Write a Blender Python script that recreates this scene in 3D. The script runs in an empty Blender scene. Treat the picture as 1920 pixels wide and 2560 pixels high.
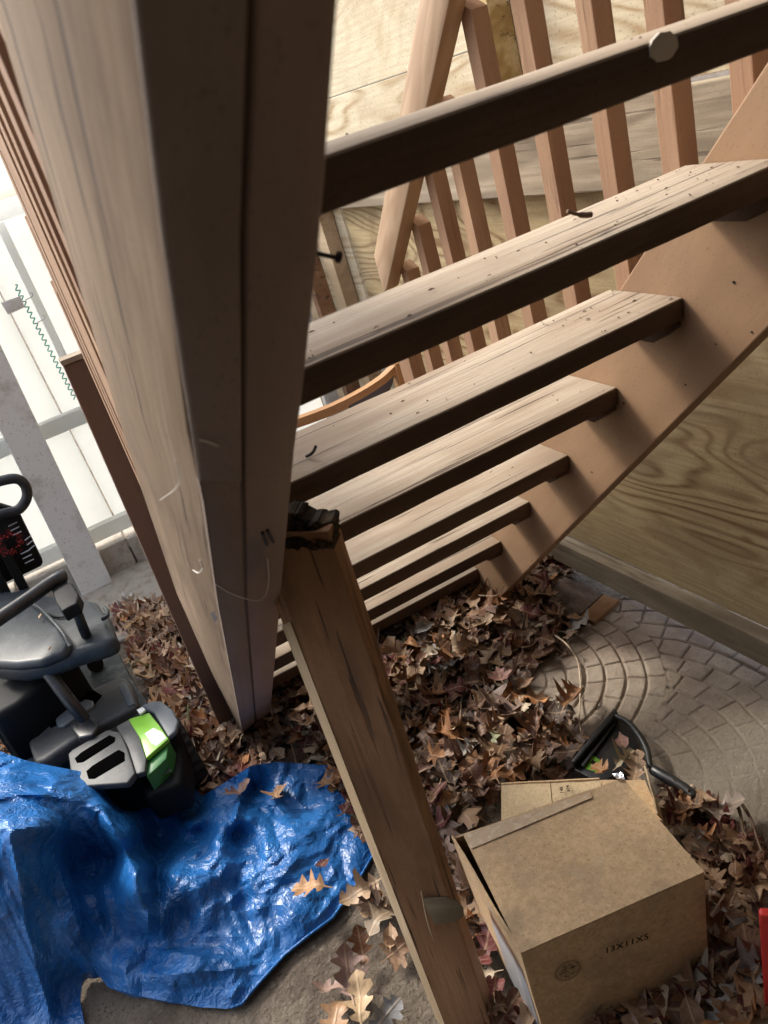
import bpy, bmesh, math, random
import numpy as np
from mathutils import Vector, Matrix, noise
random.seed(7)
sc = bpy.context.scene
COL = sc.collection
G = 1.43            # camera height above the ground
F = 2000.0          # focal length in photo pixels (1920 x 2560)
Wm = np.array([[0.8522614, -0.4342957, 0.2916123], [-0.4438364, -0.3052748, 0.8425061], [-0.2768749, -0.8474636, -0.4529302]])

# ---------------------------------------------------------------- survey helpers
def ray(px, py): return Wm @ np.array([px-960, py-1280, F])
def fin(v): return Vector((float(v[0]), float(v[1]), float(v[2])+G))
def atz(px, py, z):
    r = ray(px, py); return fin(r*((z-G)/r[2]))
def atx(px, py, x):
    r = ray(px, py); return fin(r*(x/r[0]))
def aty(px, py, y):
    r = ray(px, py); return fin(r*(y/r[1]))
def atd(px, py, d): return fin(ray(px, py)/F*d)
SN = (0.6907, 0.7232)      # unit normal of the stair slope in (y, z)
def atn(px, py, n):
    r = ray(px, py); return fin(r*(n/(r[1]*SN[0]+r[2]*SN[1])))
def P(x, y, z): return Vector((x, y, z+G))      # z measured from the eye level

# ---------------------------------------------------------------- object helpers
def tag(o, label=None, cat=None, group=None, kind=None):
    if label: o['label'] = label
    if cat: o['category'] = cat
    if group: o['group'] = group
    if kind: o['kind'] = kind
    return o
def empty(name, loc, label, cat, group=None):
    o = bpy.data.objects.new(name, None); COL.objects.link(o); o.location = loc; o.empty_display_size = .05
    return tag(o, label, cat, group)
def link(name, me, mat, parent=None):
    o = bpy.data.objects.new(name, me); COL.objects.link(o)
    if mat: me.materials.append(mat)
    if parent:
        o.parent = parent
        o.matrix_parent_inverse = Matrix.Translation(parent.location).inverted() if parent.type == 'EMPTY' else parent.matrix_parent_inverse
    return o
def put(name, me, mat, parent=None):
    """mesh data is in world coordinates; parents keep it there"""
    o = bpy.data.objects.new(name, me); COL.objects.link(o)
    if mat: me.materials.append(mat)
    if parent:
        o.parent = parent
        o.matrix_parent_inverse = pw(parent).inverted()
    return o
def pw(o):
    m = Matrix.Translation(o.location)
    if o.parent: m = pw(o.parent) @ o.matrix_parent_inverse @ m
    return m
def set_gc(me, fr, off=None):
    """stores board coordinates (along, across, through) for the grain"""
    o, L, Wd, T = fr
    if off is None: off = Vector((random.random()*20, random.random()*20, random.random()*20))
    a = me.attributes.new('gc', 'FLOAT_VECTOR', 'POINT')
    for i, v in enumerate(me.vertices):
        d = v.co-o; a.data[i].vector = (d.dot(L)+off.x, d.dot(Wd)+off.y, d.dot(T)+off.z)
def hexa(name, c, mat, parent=None, bev=.002, seg=0, frame=None, smooth=False, warp=0):
    """8 corners: 0-3 one end (ccw), 4-7 the other end"""
    bm = bmesh.new()
    n = max(1, seg)
    rings = []
    for k in range(n+1):
        t = k/n
        r = []
        for i in range(4):
            p = c[i].lerp(c[i+4], t)
            if warp and 0 < k < n:
                s = (k*7.3+i*3.1+len(bpy.data.objects))
                p = p+Vector(noise.noise_vector(Vector((s, p.x*3, p.z*3))))*warp
            r.append(bm.verts.new(p))
        rings.append(r)
    for k in range(n):
        for i in range(4):
            j = (i+1) % 4
            bm.faces.new((rings[k][i], rings[k][j], rings[k+1][j], rings[k+1][i]))
    bm.faces.new(rings[0][::-1]); bm.faces.new(rings[-1])
    bmesh.ops.recalc_face_normals(bm, faces=bm.faces)
    if bev:
        es = [e for e in bm.edges if e.calc_face_angle(0) > .6]
        bmesh.ops.bevel(bm, geom=es, offset=bev, segments=2, profile=.6, affect='EDGES')
    me = bpy.data.meshes.new(name); bm.to_mesh(me); bm.free()
    L = (c[4]+c[5]+c[6]+c[7]-c[0]-c[1]-c[2]-c[3]).normalized()
    Wd = (c[1]-c[0]); Wd = (Wd-L*Wd.dot(L)).normalized(); T = L.cross(Wd)
    set_gc(me, frame or (c[0], L, Wd, T))
    return put(name, me, mat, parent)
def beam(name, a, b, wv, tv, mat, parent=None, bev=.002, seg=0, warp=0):
    """board from a to b; a,b are one edge, wv and tv the width and thickness vectors"""
    return hexa(name, [a, a+wv, a+wv+tv, a+tv, b, b+wv, b+wv+tv, b+tv], mat, parent, bev, seg, warp=warp)
def prism(name, pts, dv, mat, parent=None, bev=.003, segs=2, L=None, smooth=True):
    """polygon pts (world, roughly planar) extruded by dv"""
    bm = bmesh.new()
    top = [bm.verts.new(p) for p in pts]; bot = [bm.verts.new(p+dv) for p in pts]
    bm.faces.new(top); bm.faces.new(bot[::-1])
    n = len(pts)
    for i in range(n):
        j = (i+1) % n; bm.faces.new((top[i], bot[i], bot[j], top[j]))
    bmesh.ops.recalc_face_normals(bm, faces=bm.faces)
    if bev:
        bmesh.ops.bevel(bm, geom=[e for e in bm.edges if e.calc_face_angle(0) > .5], offset=bev, segments=segs, profile=.5, affect='EDGES', clamp_overlap=True)
    bmesh.ops.triangulate(bm, faces=[f for f in bm.faces if len(f.verts) > 4])
    me = bpy.data.meshes.new(name); bm.to_mesh(me); bm.free()
    L = L or (pts[1]-pts[0]).normalized(); T = dv.normalized(); Wd = T.cross(L).normalized()
    set_gc(me, (pts[0], L, Wd, T))
    if smooth:
        for p in me.polygons: p.use_smooth = True
        me.set_sharp_from_angle(angle=.6)
    return put(name, me, mat, parent)
def slab(name, pp, zt, th, mat, parent=None, bev=.004, segs=2):
    return prism(name, [atz(x, y, zt) for x, y in pp], Vector((0, 0, -th)), mat, parent, bev, segs)
def tube(name, pts, rad, mat, parent=None, seg=12, closed=False, bm=None, flat=None):
    own = bm is None
    if own: bm = bmesh.new()
    pts = [Vector(p) for p in pts]; n = len(pts); rings = []
    if not hasattr(rad, '__len__'): rad = [rad]*n
    up = None
    for i, p in enumerate(pts):
        if closed: d = pts[(i+1) % n]-pts[i-1]
        else: d = pts[min(i+1, n-1)]-pts[max(i-1, 0)]
        d.normalize()
        if up is None: up = d.orthogonal().normalized()
        up = (up-d*up.dot(d)).normalized(); sd = d.cross(up)
        rings.append([bm.verts.new(p+(up*math.cos(a)+sd*math.sin(a))*rad[i]) for a in [2*math.pi*k/seg for k in range(seg)]])
    for i in range(n if closed else n-1):
        r0, r1 = rings[i], rings[(i+1) % n]
        for k in range(seg):
            j = (k+1) % seg; bm.faces.new((r0[k], r0[j], r1[j], r1[k]))
    if not closed:
        bm.faces.new(rings[0][::-1]); bm.faces.new(rings[-1])
    for f in bm.faces: f.smooth = True
    if not own: return
    bmesh.ops.recalc_face_normals(bm, faces=bm.faces)
    me = bpy.data.meshes.new(name); bm.to_mesh(me); bm.free(); me.set_sharp_from_angle(angle=.9)
    return put(name, me, mat, parent)
def spline(pts, n):
    pts = [Vector(p) for p in pts]; out = []
    q = [pts[0]*2-pts[1]]+pts+[pts[-1]*2-pts[-2]]
    for i in range(1, len(q)-2):
        for k in range(n):
            t = k/n; p0, p1, p2, p3 = q[i-1:i+3]
            out.append(.5*((2*p1)+(p2-p0)*t+(2*p0-5*p1+4*p2-p3)*t*t+(3*p1-p0-3*p2+p3)*t**3))
    return out+[pts[-1]]
def mesh(name, vs, fs, mat, parent=None, smooth=False, gc=None, attrs=None):
    me = bpy.data.meshes.new(name); me.from_pydata([tuple(v) for v in vs], [], fs); me.update()
    if smooth:
        for p in me.polygons: p.use_smooth = True
    if gc: set_gc(me, gc)
    for k, vals in (attrs or {}).items():
        a = me.attributes.new(k, 'FLOAT_VECTOR', 'POINT')
        a.data.foreach_set('vector', [c for v in vals for c in v])
    return put(name, me, mat, parent)

# ---------------------------------------------------------------- material helpers
class N:
    def __init__(s, name):
        s.m = bpy.data.materials.new(name); s.m.use_nodes = True
        s.t = s.m.node_tree; s.b = s.t.nodes['Principled BSDF']
    def n(s, ty, **kw):
        nd = s.t.nodes.new(ty)
        for k, v in kw.items():
            if k in nd.inputs.keys() if hasattr(nd.inputs, 'keys') else False: pass
            setattr(nd, k, v)
        return nd
    def l(s, a, b): s.t.links.new(a, b)
    def val(s, sock, v):
        if isinstance(v, bpy.types.NodeSocket): s.l(v, sock)
        else: sock.default_value = v
    def math(s, op, a, b=0.0, c=None):
        nd = s.n('ShaderNodeMath', operation=op); s.val(nd.inputs[0], a); s.val(nd.inputs[1], b)
        if c is not None: s.val(nd.inputs[2], c)
        return nd.outputs[0]
    def attr(s, name='gc'):
        nd = s.n('ShaderNodeAttribute'); nd.attribute_name = name; return nd.outputs['Vector']
    def obj(s): return s.n('ShaderNodeNewGeometry').outputs['Position']
    def map(s, v, sc, loc=(0, 0, 0), rot=(0, 0, 0)):
        nd = s.n('ShaderNodeMapping'); s.l(v, nd.inputs['Vector']); nd.inputs['Scale'].default_value = sc
        nd.inputs['Location'].default_value = loc; nd.inputs['Rotation'].default_value = rot; return nd.outputs[0]
    def noise(s, v, sc=5., det=4., rough=.55, dist=0., out='Fac'):
        nd = s.n('ShaderNodeTexNoise'); s.l(v, nd.inputs['Vector'])
        nd.inputs['Scale'].default_value = sc; nd.inputs['Detail'].default_value = det
        nd.inputs['Roughness'].default_value = rough; nd.inputs['Distortion'].default_value = dist
        return nd.outputs[out]
    def vor(s, v, sc=5., feat='F1', out='Distance', rnd=1.):
        nd = s.n('ShaderNodeTexVoronoi', feature=feat); s.l(v, nd.inputs['Vector'])
        nd.inputs['Scale'].default_value = sc; nd.inputs['Randomness'].default_value = rnd; return nd.outputs[out]
    def ramp(s, f, stops, interp='LINEAR'):
        nd = s.n('ShaderNodeValToRGB'); s.l(f, nd.inputs[0]); cr = nd.color_ramp; cr.interpolation = interp
        while len(cr.elements) < len(stops): cr.elements.new(.5)
        for e, (p, c) in zip(cr.elements, stops):
            e.position = p; e.color = (*c, 1) if len(c) == 3 else c
        return nd.outputs[0]
    def r1(s, f, a, b, va=0., vb=1.):
        nd = s.n('ShaderNodeMapRange'); nd.interpolation_type = 'SMOOTHSTEP'
        s.l(f, nd.inputs[0]); nd.inputs[1].default_value = a; nd.inputs[2].default_value = b
        nd.inputs[3].default_value = va; nd.inputs[4].default_value = vb; return nd.outputs[0]
    def mix(s, f, a, b, mode='MIX'):
        nd = s.n('ShaderNodeMix', data_type='RGBA', blend_type=mode)
        s.val(nd.inputs[0], f)
        for i, v in ((6, a), (7, b)):
            if isinstance(v, tuple): nd.inputs[i].default_value = (*v, 1)
            else: s.l(v, nd.inputs[i])
        return nd.outputs[2]
    def bump(s, h, st=.3, d=.002, prev=None):
        nd = s.n('ShaderNodeBump'); s.l(h, nd.inputs['Height']); nd.inputs['Strength'].default_value = st
        nd.inputs['Distance'].default_value = d
        if prev: s.l(prev, nd.inputs['Normal'])
        return nd.outputs[0]
    def done(s, col=None, rough=.7, nrm=None, spec=.3, metal=0.):
        if col is not None:
            if isinstance(col, tuple): s.b.inputs['Base Color'].default_value = (*col, 1)
            else: s.l(col, s.b.inputs['Base Color'])
        s.val(s.b.inputs['Roughness'], rough)
        s.b.inputs['Specular IOR Level'].default_value = spec; s.b.inputs['Metallic'].default_value = metal
        if nrm: s.l(nrm, s.b.inputs['Normal'])
        return s.m

def wood(name, c1, c2, c3, rings=26, streak=.6, dirt=.35, dirtc=(.08, .06, .05), rough=.75, bump=.35, crack=.0, fine=150, speck=.5):
    q = N(name); g = q.attr()
    v = q.map(g, (1.3, 9, 9)); n1 = q.noise(v, 1.0, 3, .5, .4)
    band = q.math('SINE', q.math('MULTIPLY', n1, rings)); band = q.math('MULTIPLY_ADD', band, .5, .5)
    fv = q.map(g, (4, fine, fine)); n2 = q.noise(fv, 1., 4, .65)
    base = q.ramp(band, [(0, c1), (.55, c2), (1, c3)])
    big = q.noise(q.map(g, (2.2, 6, 6)), 1.3, 5, .6)
    base = q.mix(q.r1(n2, .42, .60, 0, streak), base, q.mix(.8, base, c1))
    base = q.mix(q.r1(big, .44, .64, 0, dirt), base, dirtc)
    knt = q.vor(q.map(g, (1.5, 7, 7), (2.2, 1.1, .3)), 1.0); base = q.mix(q.r1(knt, .05, .13, .6, 0), base, dirtc)
    spk = q.noise(q.map(g, (150, 330, 330)), 1., 4, .7)
    base = q.mix(q.r1(spk, .57, .66, 0, speck), base, dirtc)
    h = q.math('ADD', q.math('MULTIPLY', n2, .7), q.math('MULTIPLY', band, .35))
    if crack:
        cv = q.noise(q.map(g, (3.2, 95, 40)), 1., 3, .5); cm = q.r1(cv, .59, .635)
        cm = q.math('MULTIPLY', cm, q.r1(q.noise(q.map(g, (2, 6, 6), (5, 5, 5)), 1., 2), .42, .6))
        base = q.mix(q.math('MULTIPLY', cm, crack), base, (.05, .035, .028))
        h = q.math('SUBTRACT', h, cm)
    return q.done(base, rough, q.bump(h, bump, .0015), .25)

M = {}
M['stringer'] = wood('brown_stained_lumber', (.30, .185, .105), (.35, .22, .13), (.39, .255, .155), 9, .45, .3, (.17, .10, .065), .62, .16, 0)
M['stringer_near'] = wood('weathered_brown_lumber', (.16, .108, .065), (.205, .142, .09), (.24, .172, .115), 12, .8, .75, (.11, .07, .042), .97, .35, .8, 110)
M['newel'] = wood('shade_brown_post', (.15, .09, .065), (.17, .105, .075), (.19, .12, .085), 7, .4, .3, (.09, .06, .045), .6, .18, 0)  # darker brown puts the shade on the near face into the colour
M['inner'] = wood('dark_brown_inner_board', (.26, .185, .145), (.30, .215, .17), (.33, .24, .19), 7, .4, .35, (.13, .10, .085), .6, .18, 0)
M['under'] = wood('hazy_brown_underside', (.22, .17, .145), (.255, .20, .17), (.28, .22, .19), 7, .4, .35, (.12, .08, .06), .6, .18, 0)  # brown lightened to paint hazy glare over the stringer underside
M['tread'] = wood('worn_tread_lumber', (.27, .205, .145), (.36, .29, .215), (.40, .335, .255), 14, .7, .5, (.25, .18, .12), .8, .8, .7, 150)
M['treadside'] = wood('shade_stained_tread_edge', (.10, .065, .045), (.125, .08, .055), (.15, .10, .07), 12, .5, .35, (.05, .035, .028), .75, .3, .3, 170)  # brown stain darkened further to paint the shade on the tread backs
M['picket'] = wood('rough_brown_picket', (.31, .185, .11), (.38, .24, .145), (.43, .285, .18), 10, .7, .5, (.22, .12, .08), .85, .6, .2, 220)
M['rail'] = wood('smooth_brown_rail', (.31, .20, .12), (.355, .24, .15), (.39, .27, .17), 40, .3, .1, (.25, .15, .1), .6, .2, 0)
M['prop'] = wood('old_brown_post', (.29, .16, .085), (.40, .225, .125), (.46, .275, .155), 12, .6, .8, (.17, .095, .055), .8, .5, .8, 120)
M['greyplank'] = wood('grey_weathered_plank', (.27, .215, .15), (.38, .31, .22), (.45, .375, .27), 30, .6, .45, (.20, .16, .12), .85, .5, .5, 120)
M['sill'] = wood('grey_brown_sill_lumber', (.21, .17, .115), (.29, .24, .165), (.35, .30, .22), 14, .6, .5, (.12, .09, .06), .85, .45, .4, 120)
M['pine'] = wood('yellow_pine_stud', (.42, .29, .11), (.66, .52, .26), (.72, .60, .34), 26, .4, .25, (.35, .26, .12), .7, .3, .6, 120)
M['rot'] = wood('rotten_end_wood', (.035, .028, .022), (.07, .05, .035), (.12, .085, .05), 30, .8, .6, (.02, .017, .014), .95, 1.0, .8, 60)
M['trim'] = wood('varnished_trim', (.34, .17, .07), (.40, .21, .09), (.45, .25, .12), 16, .3, .1, (.2, .1, .05), .5, .15, 0)
M['litewood'] = wood('bare_fir_lit_edge', (.42, .31, .19), (.50, .385, .25), (.55, .43, .29), 18, .5, .3, (.28, .2, .13), .8, .4, .5, 130)

def ply_mat(name, ca, cb, cc, stain, freq=34, stainamt=.5, greyamt=.4):
    q = N(name); g = q.attr()
    w = q.noise(q.map(g, (.8, 3.0, 1)), 1.25, 2.0, .42, .3)
    s = q.math('MULTIPLY_ADD', q.math('SINE', q.math('MULTIPLY', w, freq*2)), .5, .5)
    s = q.math('POWER', s, 2.6)
    zone = q.r1(q.noise(q.map(g, (.5, .9, 1), (3, 7, 0)), 1.2, 2), .34, .50, .15, 1)
    fine = q.noise(q.map(g, (5, 120, 10)), 1., 4, .6)
    base = q.mix(q.math('MULTIPLY', s, zone), ca, cb)
    base = q.mix(q.r1(fine, .42, .6, 0, .6), base, cc)
    st = q.noise(q.map(g, (2.2, 3.4, 1), (11, 2, 0)), 1.2, 6, .62, .6)
    base = q.mix(q.r1(st, .5, .66, 0, stainamt), base, stain)
    gr = q.noise(q.map(g, (1.1, 2.3, 1), (2, 9, 0)), 1.7, 7, .7)
    base = q.mix(q.r1(gr, .46, .62, 0, greyamt), base, (.30, .28, .24))
    spk = q.noise(q.map(g, (160, 160, 160)), 1., 4, .7)
    base = q.mix(q.r1(spk, .58, .66, 0, .6), base, (.16, .12, .08))
    kn = q.vor(q.map(g, (2.3, 4.2, 1)), 1.6); base = q.mix(q.r1(kn, .03, .10, .75, 0), base, (.22, .12, .05))
    h = q.math('ADD', q.math('MULTIPLY', fine, .6), q.math('MULTIPLY', s, .5))
    return q.done(base, .8, q.bump(h, .35, .0015), .2)
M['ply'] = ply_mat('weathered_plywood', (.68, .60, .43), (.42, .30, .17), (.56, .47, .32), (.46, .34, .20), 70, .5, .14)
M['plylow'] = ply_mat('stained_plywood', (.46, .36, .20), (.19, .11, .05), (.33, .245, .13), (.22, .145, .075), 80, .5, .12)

def card_mat(name, base, dark):
    q = N(name); g = q.obj()
    n = q.noise(g, 75, 6, .72); c = q.mix(q.r1(n, .38, .64), dark, base)
    d = q.noise(q.map(g, (1, 1, 1)), 7, 4, .6); c = q.mix(q.r1(d, .5, .72, 0, .5), c, (.20, .165, .125))
    l = q.vor(g, 15); c = q.mix(q.r1(l, .10, .22, .45, 0), c, (.60, .48, .31)); st_ = q.noise(g, 11, 6, .65, .5); c = q.mix(q.r1(st_, .50, .60, 0, .4), c, (.42, .32, .21))
    sp = q.noise(g, 210, 3, .7); c = q.mix(q.r1(sp, .57, .66, 0, .45), c, (.15, .10, .07))
    return q.done(c, .85, q.bump(q.noise(g, 150, 4, .6), .2, .001), .15)
M['card'] = card_mat('brown_cardboard', (.64, .46, .28), (.53, .375, .22))
M['card_clean'] = card_mat('kraft_cardboard', (.62, .49, .31), (.55, .43, .27))
def plain(name, c, rough=.5, spec=.4, metal=0., n=.0, ns=60, dirt=None, da=.4, ds=9):
    q = N(name); g = q.obj(); col = c
    if dirt:
        d = q.noise(g, ds, 7, .68); col = q.mix(q.r1(d, .45, .66, 0, da), c, dirt)
        d2 = q.noise(g, 120, 3, .7); col = q.mix(q.r1(d2, .60, .68, 0, da*1.2), col, dirt)
    nr = q.bump(q.noise(g, ns, 4, .6), n, .002) if n else None
    return q.done(col, rough, nr, spec, metal)
M['void'] = plain('painted_recess_black', (.002, .002, .002), 1., 0.)  # flat black plates paint the darkness inside recess and slots
M['black'] = plain('black_plastic', (.010, .012, .015), .38, .5, n=.08, ns=220, dirt=(.10, .10, .09), da=.25)
M['blackmatte'] = plain('matte_black', (.007, .008, .009), .6, .2, n=.1)
M['bag'] = plain('black_vinyl', (.022, .030, .038), .42, .4, n=.12, ns=160, dirt=(.13, .15, .16), da=.3)
M['deck'] = plain('speckled_mower_deck', (.025, .035, .042), .55, .4, n=.3, ns=70, dirt=(.16, .18, .18), da=.6, ds=24)
M['grey'] = plain('grey_plastic', (.060, .065, .068), .5, .4, n=.08, ns=200, dirt=(.19, .18, .16), da=.3)
M['silver'] = plain('light_grey_plastic', (.10, .12, .135), .45, .5, dirt=(.2, .2, .2), da=.2)
M['green'] = plain('lime_green_plastic', (.22, .52, .05), .28, .5, dirt=(.18, .3, .08), da=.35)
M['darkgreen'] = plain('dark_green_plastic', (.03, .16, .04), .4, .4)
M['rubber'] = plain('black_rubber', (.018, .018, .019), .8, .2, n=.3, ns=90, dirt=(.07, .06, .05), da=.4)
M['clear'] = plain('frosted_grey_bar', (.16, .18, .19), .3, .5)
M['vinyl'] = plain('white_vinyl', (.88, .89, .87), .45, .4, dirt=(.62, .60, .52), da=.25, ds=3)
def trans(key, f, c):
    m = M[key]; t = m.node_tree; b = t.nodes['Principled BSDF']; o = t.nodes['Material Output']
    tr = t.nodes.new('ShaderNodeBsdfTranslucent'); tr.inputs[0].default_value = (*c, 1); mx = t.nodes.new('ShaderNodeMixShader'); mx.inputs[0].default_value = f
    t.links.new(b.outputs[0], mx.inputs[1]); t.links.new(tr.outputs[0], mx.inputs[2]); t.links.new(mx.outputs[0], o.inputs[0])
trans('vinyl', .50, (.96, .97, .95))
M['vinylgrey'] = plain('dusty_white_post', (.74, .72, .69), .6, .3, n=.05, dirt=(.36, .32, .26), da=.6, ds=8)
M['concblock'] = plain('concrete_block', (.42, .38, .33), .9, .2, n=.5, ns=80, dirt=(.22, .17, .12), da=.6, ds=22)
M['red'] = plain('red_plastic', (.62, .035, .03), .35, .5, n=.05)
M['metal'] = plain('galvanised_metal', (.55, .56, .56), .4, .5, .8, n=.1, dirt=(.3, .26, .2), da=.4)
M['iron'] = plain('dark_iron', (.02, .02, .022), .5, .4, .5)
M['teal'] = plain('teal_twine', (.01, .38, .27), .5, .3)
M['twig'] = plain('pale_dry_root', (.52, .42, .30), .8, .2, n=.3)
M['stick'] = plain('brown_twig', (.16, .11, .075), .9, .15, n=.5)
M['web'] = plain('cobweb_fibre', (.62, .60, .55), .8, .1)
M['bruise'] = plain('lit_bruised_wood', (.62, .56, .48), .8, .2, n=.3)
M['ink'] = plain('black_ink', (.03, .022, .018), .8, .1)
M['panel'] = plain('dark_panel', (.075, .058, .052), .6, .3)
M['white'] = plain('white_label', (.75, .78, .76), .4, .4)
M['blocker'] = plain('blocker_wall_brown', (.07, .06, .05), .8, .2)
M['blocker_deck'] = plain('blocker_deck_boards', (.08, .055, .04), .8, .2)

q = N('clear_tape'); g = q.obj()
c = q.mix(q.r1(q.noise(g, 60, 5, .7), .5, .62), (.50, .37, .235), (.60, .48, .34))
M['tape'] = q.done(c, .22, q.bump(q.noise(q.map(g, (40, 90, 40)), 1., 5, .65), .8, .003), .6)
q = N('foil'); g = q.obj(); M['foil'] = q.done((.8, .82, .85), .2, q.bump(q.noise(g, 90, 3), .8, .004), .5, 1.)
q = N('red_tinsel'); g = q.obj()
v = q.vor(g, 260, out='Color'); M['tinsel'] = q.done(q.mix(.5, (.55, .03, .03), v, 'MULTIPLY'), .18, q.bump(q.vor(g, 260), 1., .01), .6, .6)
q = N('dirt'); g = q.obj()
a = q.noise(g, 5, 8, .65); c = q.mix(q.r1(a, .35, .65), (.115, .092, .072), (.215, .18, .14))
b_ = q.noise(g, 60, 6, .7); c = q.mix(q.r1(b_, .52, .7, 0, .7), c, (.27, .235, .19))
c = q.mix(q.r1(q.noise(g, 140, 3, .7), .58, .66, 0, .8), c, (.05, .038, .03))
h = q.math('ADD', q.math('MULTIPLY', a, 1.4), q.math('ADD', b_, q.math('MULTIPLY', q.noise(g, 22, 6, .6), 1.6)))
M['dirt'] = q.done(c, .95, q.bump(h, .9, .012), .15)
q = N('stamped_concrete'); g = q.obj()
a = q.noise(g, 9, 7, .65); c = q.mix(q.r1(a, .35, .65), (.26, .21, .162), (.38, .32, .255))
c = q.mix(q.r1(q.noise(g, 3.1, 3), .45, .62, 0, .45), c, (.27, .195, .155))
wv = q.n('ShaderNodeAttribute'); wv.attribute_name = 'wear'
c = q.mix(q.math('MULTIPLY', wv.outputs['Fac'], .85), c, q.mix(q.noise(g, 70, 5, .7), (.17, .145, .115), (.26, .225, .18)))
sp = q.noise(g, 190, 4, .7); c = q.mix(q.r1(sp, .56, .68, 0, .55), c, (.12, .095, .075))
sp2 = q.noise(g, 110, 3, .6); c = q.mix(q.r1(sp2, .62, .70, 0, .5), c, (.42, .38, .33))
M['conc'] = q.done(c, .92, q.bump(q.math('ADD', sp, q.noise(g, 45, 6, .65)), .75, .004), .2)
q = N('dark_stained_brick'); g = q.obj()
c = q.mix(q.r1(q.noise(q.map(g, (20, 6, 6)), 1.4, 6, .65), .35, .65), (.075, .052, .042), (.17, .125, .10))
sep = q.n('ShaderNodeSeparateXYZ'); q.l(g, sep.inputs[0])
c = q.mix(q.r1(q.math('ADD', sep.outputs[0], q.math('MULTIPLY', q.noise(g, 30, 4), .03)), 1.085, 1.105, 0, .0), c, (.4, .15, .04))
M['brick'] = q.done(c, .9, q.bump(q.noise(g, 60, 5, .7), .5, .004), .2)
M['rust'] = plain('rust_orange_edge', (.24, .13, .065), .9, .2, n=.6, ns=80, dirt=(.18, .09, .05), da=.6, ds=40)

q = N('blue_tarp'); g = q.obj()
wp = q.n('ShaderNodeVectorMath', operation='ADD'); q.l(g, wp.inputs[0])
wn = q.n('ShaderNodeVectorMath', operation='SCALE'); q.l(q.noise(g, 9, 3, .5, out='Color'), wn.inputs[0]); wn.inputs['Scale'].default_value = .10; q.l(wn.outputs[0], wp.inputs[1]); gw = wp.outputs[0]
def ridge(v, sc, det=3):
    return q.math('SUBTRACT', 1., q.math('MULTIPLY', q.math('ABSOLUTE', q.math('SUBTRACT', q.noise(v, sc, det, .5), .5)), 5.))
r1_ = ridge(gw, 14); r2_ = ridge(q.map(gw, (1, 1, 1), (3, 1, 2)), 34); r3_ = ridge(q.map(gw, (1, 1, 1), (7, 1, 2)), 75, 2)
vf = q.vor(gw, 26, 'F1')
wva = q.n('ShaderNodeTexWave'); q.l(q.map(g, (1, 1, 1), rot=(0, 0, .6)), wva.inputs['Vector']); wva.inputs['Scale'].default_value = 95
wvb = q.n('ShaderNodeTexWave'); q.l(q.map(g, (1, 1, 1), rot=(0, 0, .6+1.5708)), wvb.inputs['Vector']); wvb.inputs['Scale'].default_value = 95
weave = q.math('MULTIPLY', wva.outputs['Fac'], wvb.outputs['Fac'])
cr = q.noise(g, 7, 5, .6, .8)
c = q.mix(q.r1(cr, .35, .65), (.010, .10, .32), (.020, .16, .47))
c = q.mix(q.r1(q.noise(g, 16, 7, .7), .62, .76, 0, .45), c, (.20, .16, .12))
h = q.math('ADD', q.math('MULTIPLY', r1_, .55), q.math('ADD', q.math('MULTIPLY', r2_, .5), q.math('ADD', q.math('MULTIPLY', r3_, .28), q.math('MULTIPLY', vf, .9))))
h = q.math('MULTIPLY', h, q.r1(q.noise(q.map(g, (1, 1, 1), (2, 5, 1)), 4.5, 2, .5), .38, .6, .55, 1.15))
nb = q.bump(weave, .12, .0006, q.bump(h, .9, .0042))
M['tarp'] = q.done(c, .34, nb, .5)

q = N('dry_leaves'); at = q.n('ShaderNodeAttribute'); at.attribute_name = 'col'; uv = q.attr('luv')
sx = q.n('ShaderNodeSeparateXYZ'); q.l(uv, sx.inputs[0])
vein = q.math('ABSOLUTE', sx.outputs[1]); mid = q.r1(vein, .0, .035, 1, 0)
side = q.math('SINE', q.math('MULTIPLY', q.math('SUBTRACT', sx.outputs[0], q.math('MULTIPLY', vein, .7)), 62)); side = q.r1(side, .86, 1., 0, .55)
vm = q.math('MAXIMUM', mid, side)
c = q.mix(q.math('MULTIPLY', vm, .38), at.outputs['Color'], (.60, .43, .26))
bl = q.noise(uv, 6, 5, .65); c = q.mix(q.r1(bl, .5, .7, 0, .45), c, q.mix(.65, c, (.05, .025, .015)))
M['leaf'] = q.done(c, q.r1(bl, .3, .7, .38, .75), q.bump(vm, .5, .0015, q.bump(q.noise(uv, 9, 4), .35, .004)), .45)

# ---------------------------------------------------------------- camera, world, light
cam = bpy.data.objects.new('camera', bpy.data.cameras.new('camera')); COL.objects.link(cam); sc.camera = cam
R = Matrix(((Wm[0][0], -Wm[0][1], -Wm[0][2]), (Wm[1][0], -Wm[1][1], -Wm[1][2]), (Wm[2][0], -Wm[2][1], -Wm[2][2])))
cam.matrix_world = Matrix.Translation((0, 0, G)) @ R.to_4x4()
cd = cam.data; cd.sensor_fit = 'VERTICAL'; cd.sensor_height = 24; cd.lens = F/2560*24; cd.clip_start = .01; cd.clip_end = 500
cd.dof.use_dof = True; cd.dof.focus_distance = 1.75; cd.dof.aperture_fstop = 6.5
w = bpy.data.worlds.new("World"); sc.world = w; w.use_nodes = True
bg = w.node_tree.nodes['Background']; sky = w.node_tree.nodes.new('ShaderNodeTexSky'); sky.sky_type = 'NISHITA'
SUN_TO = Vector((-.36, .80, .78)).normalized()     # direction towards the sun
sky.sun_disc = False; sky.sun_elevation = math.asin(SUN_TO.z); sky.sun_rotation = math.atan2(SUN_TO.x, SUN_TO.y)
sky.dust_density = 4; sky.ozone_density = 1.2
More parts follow.
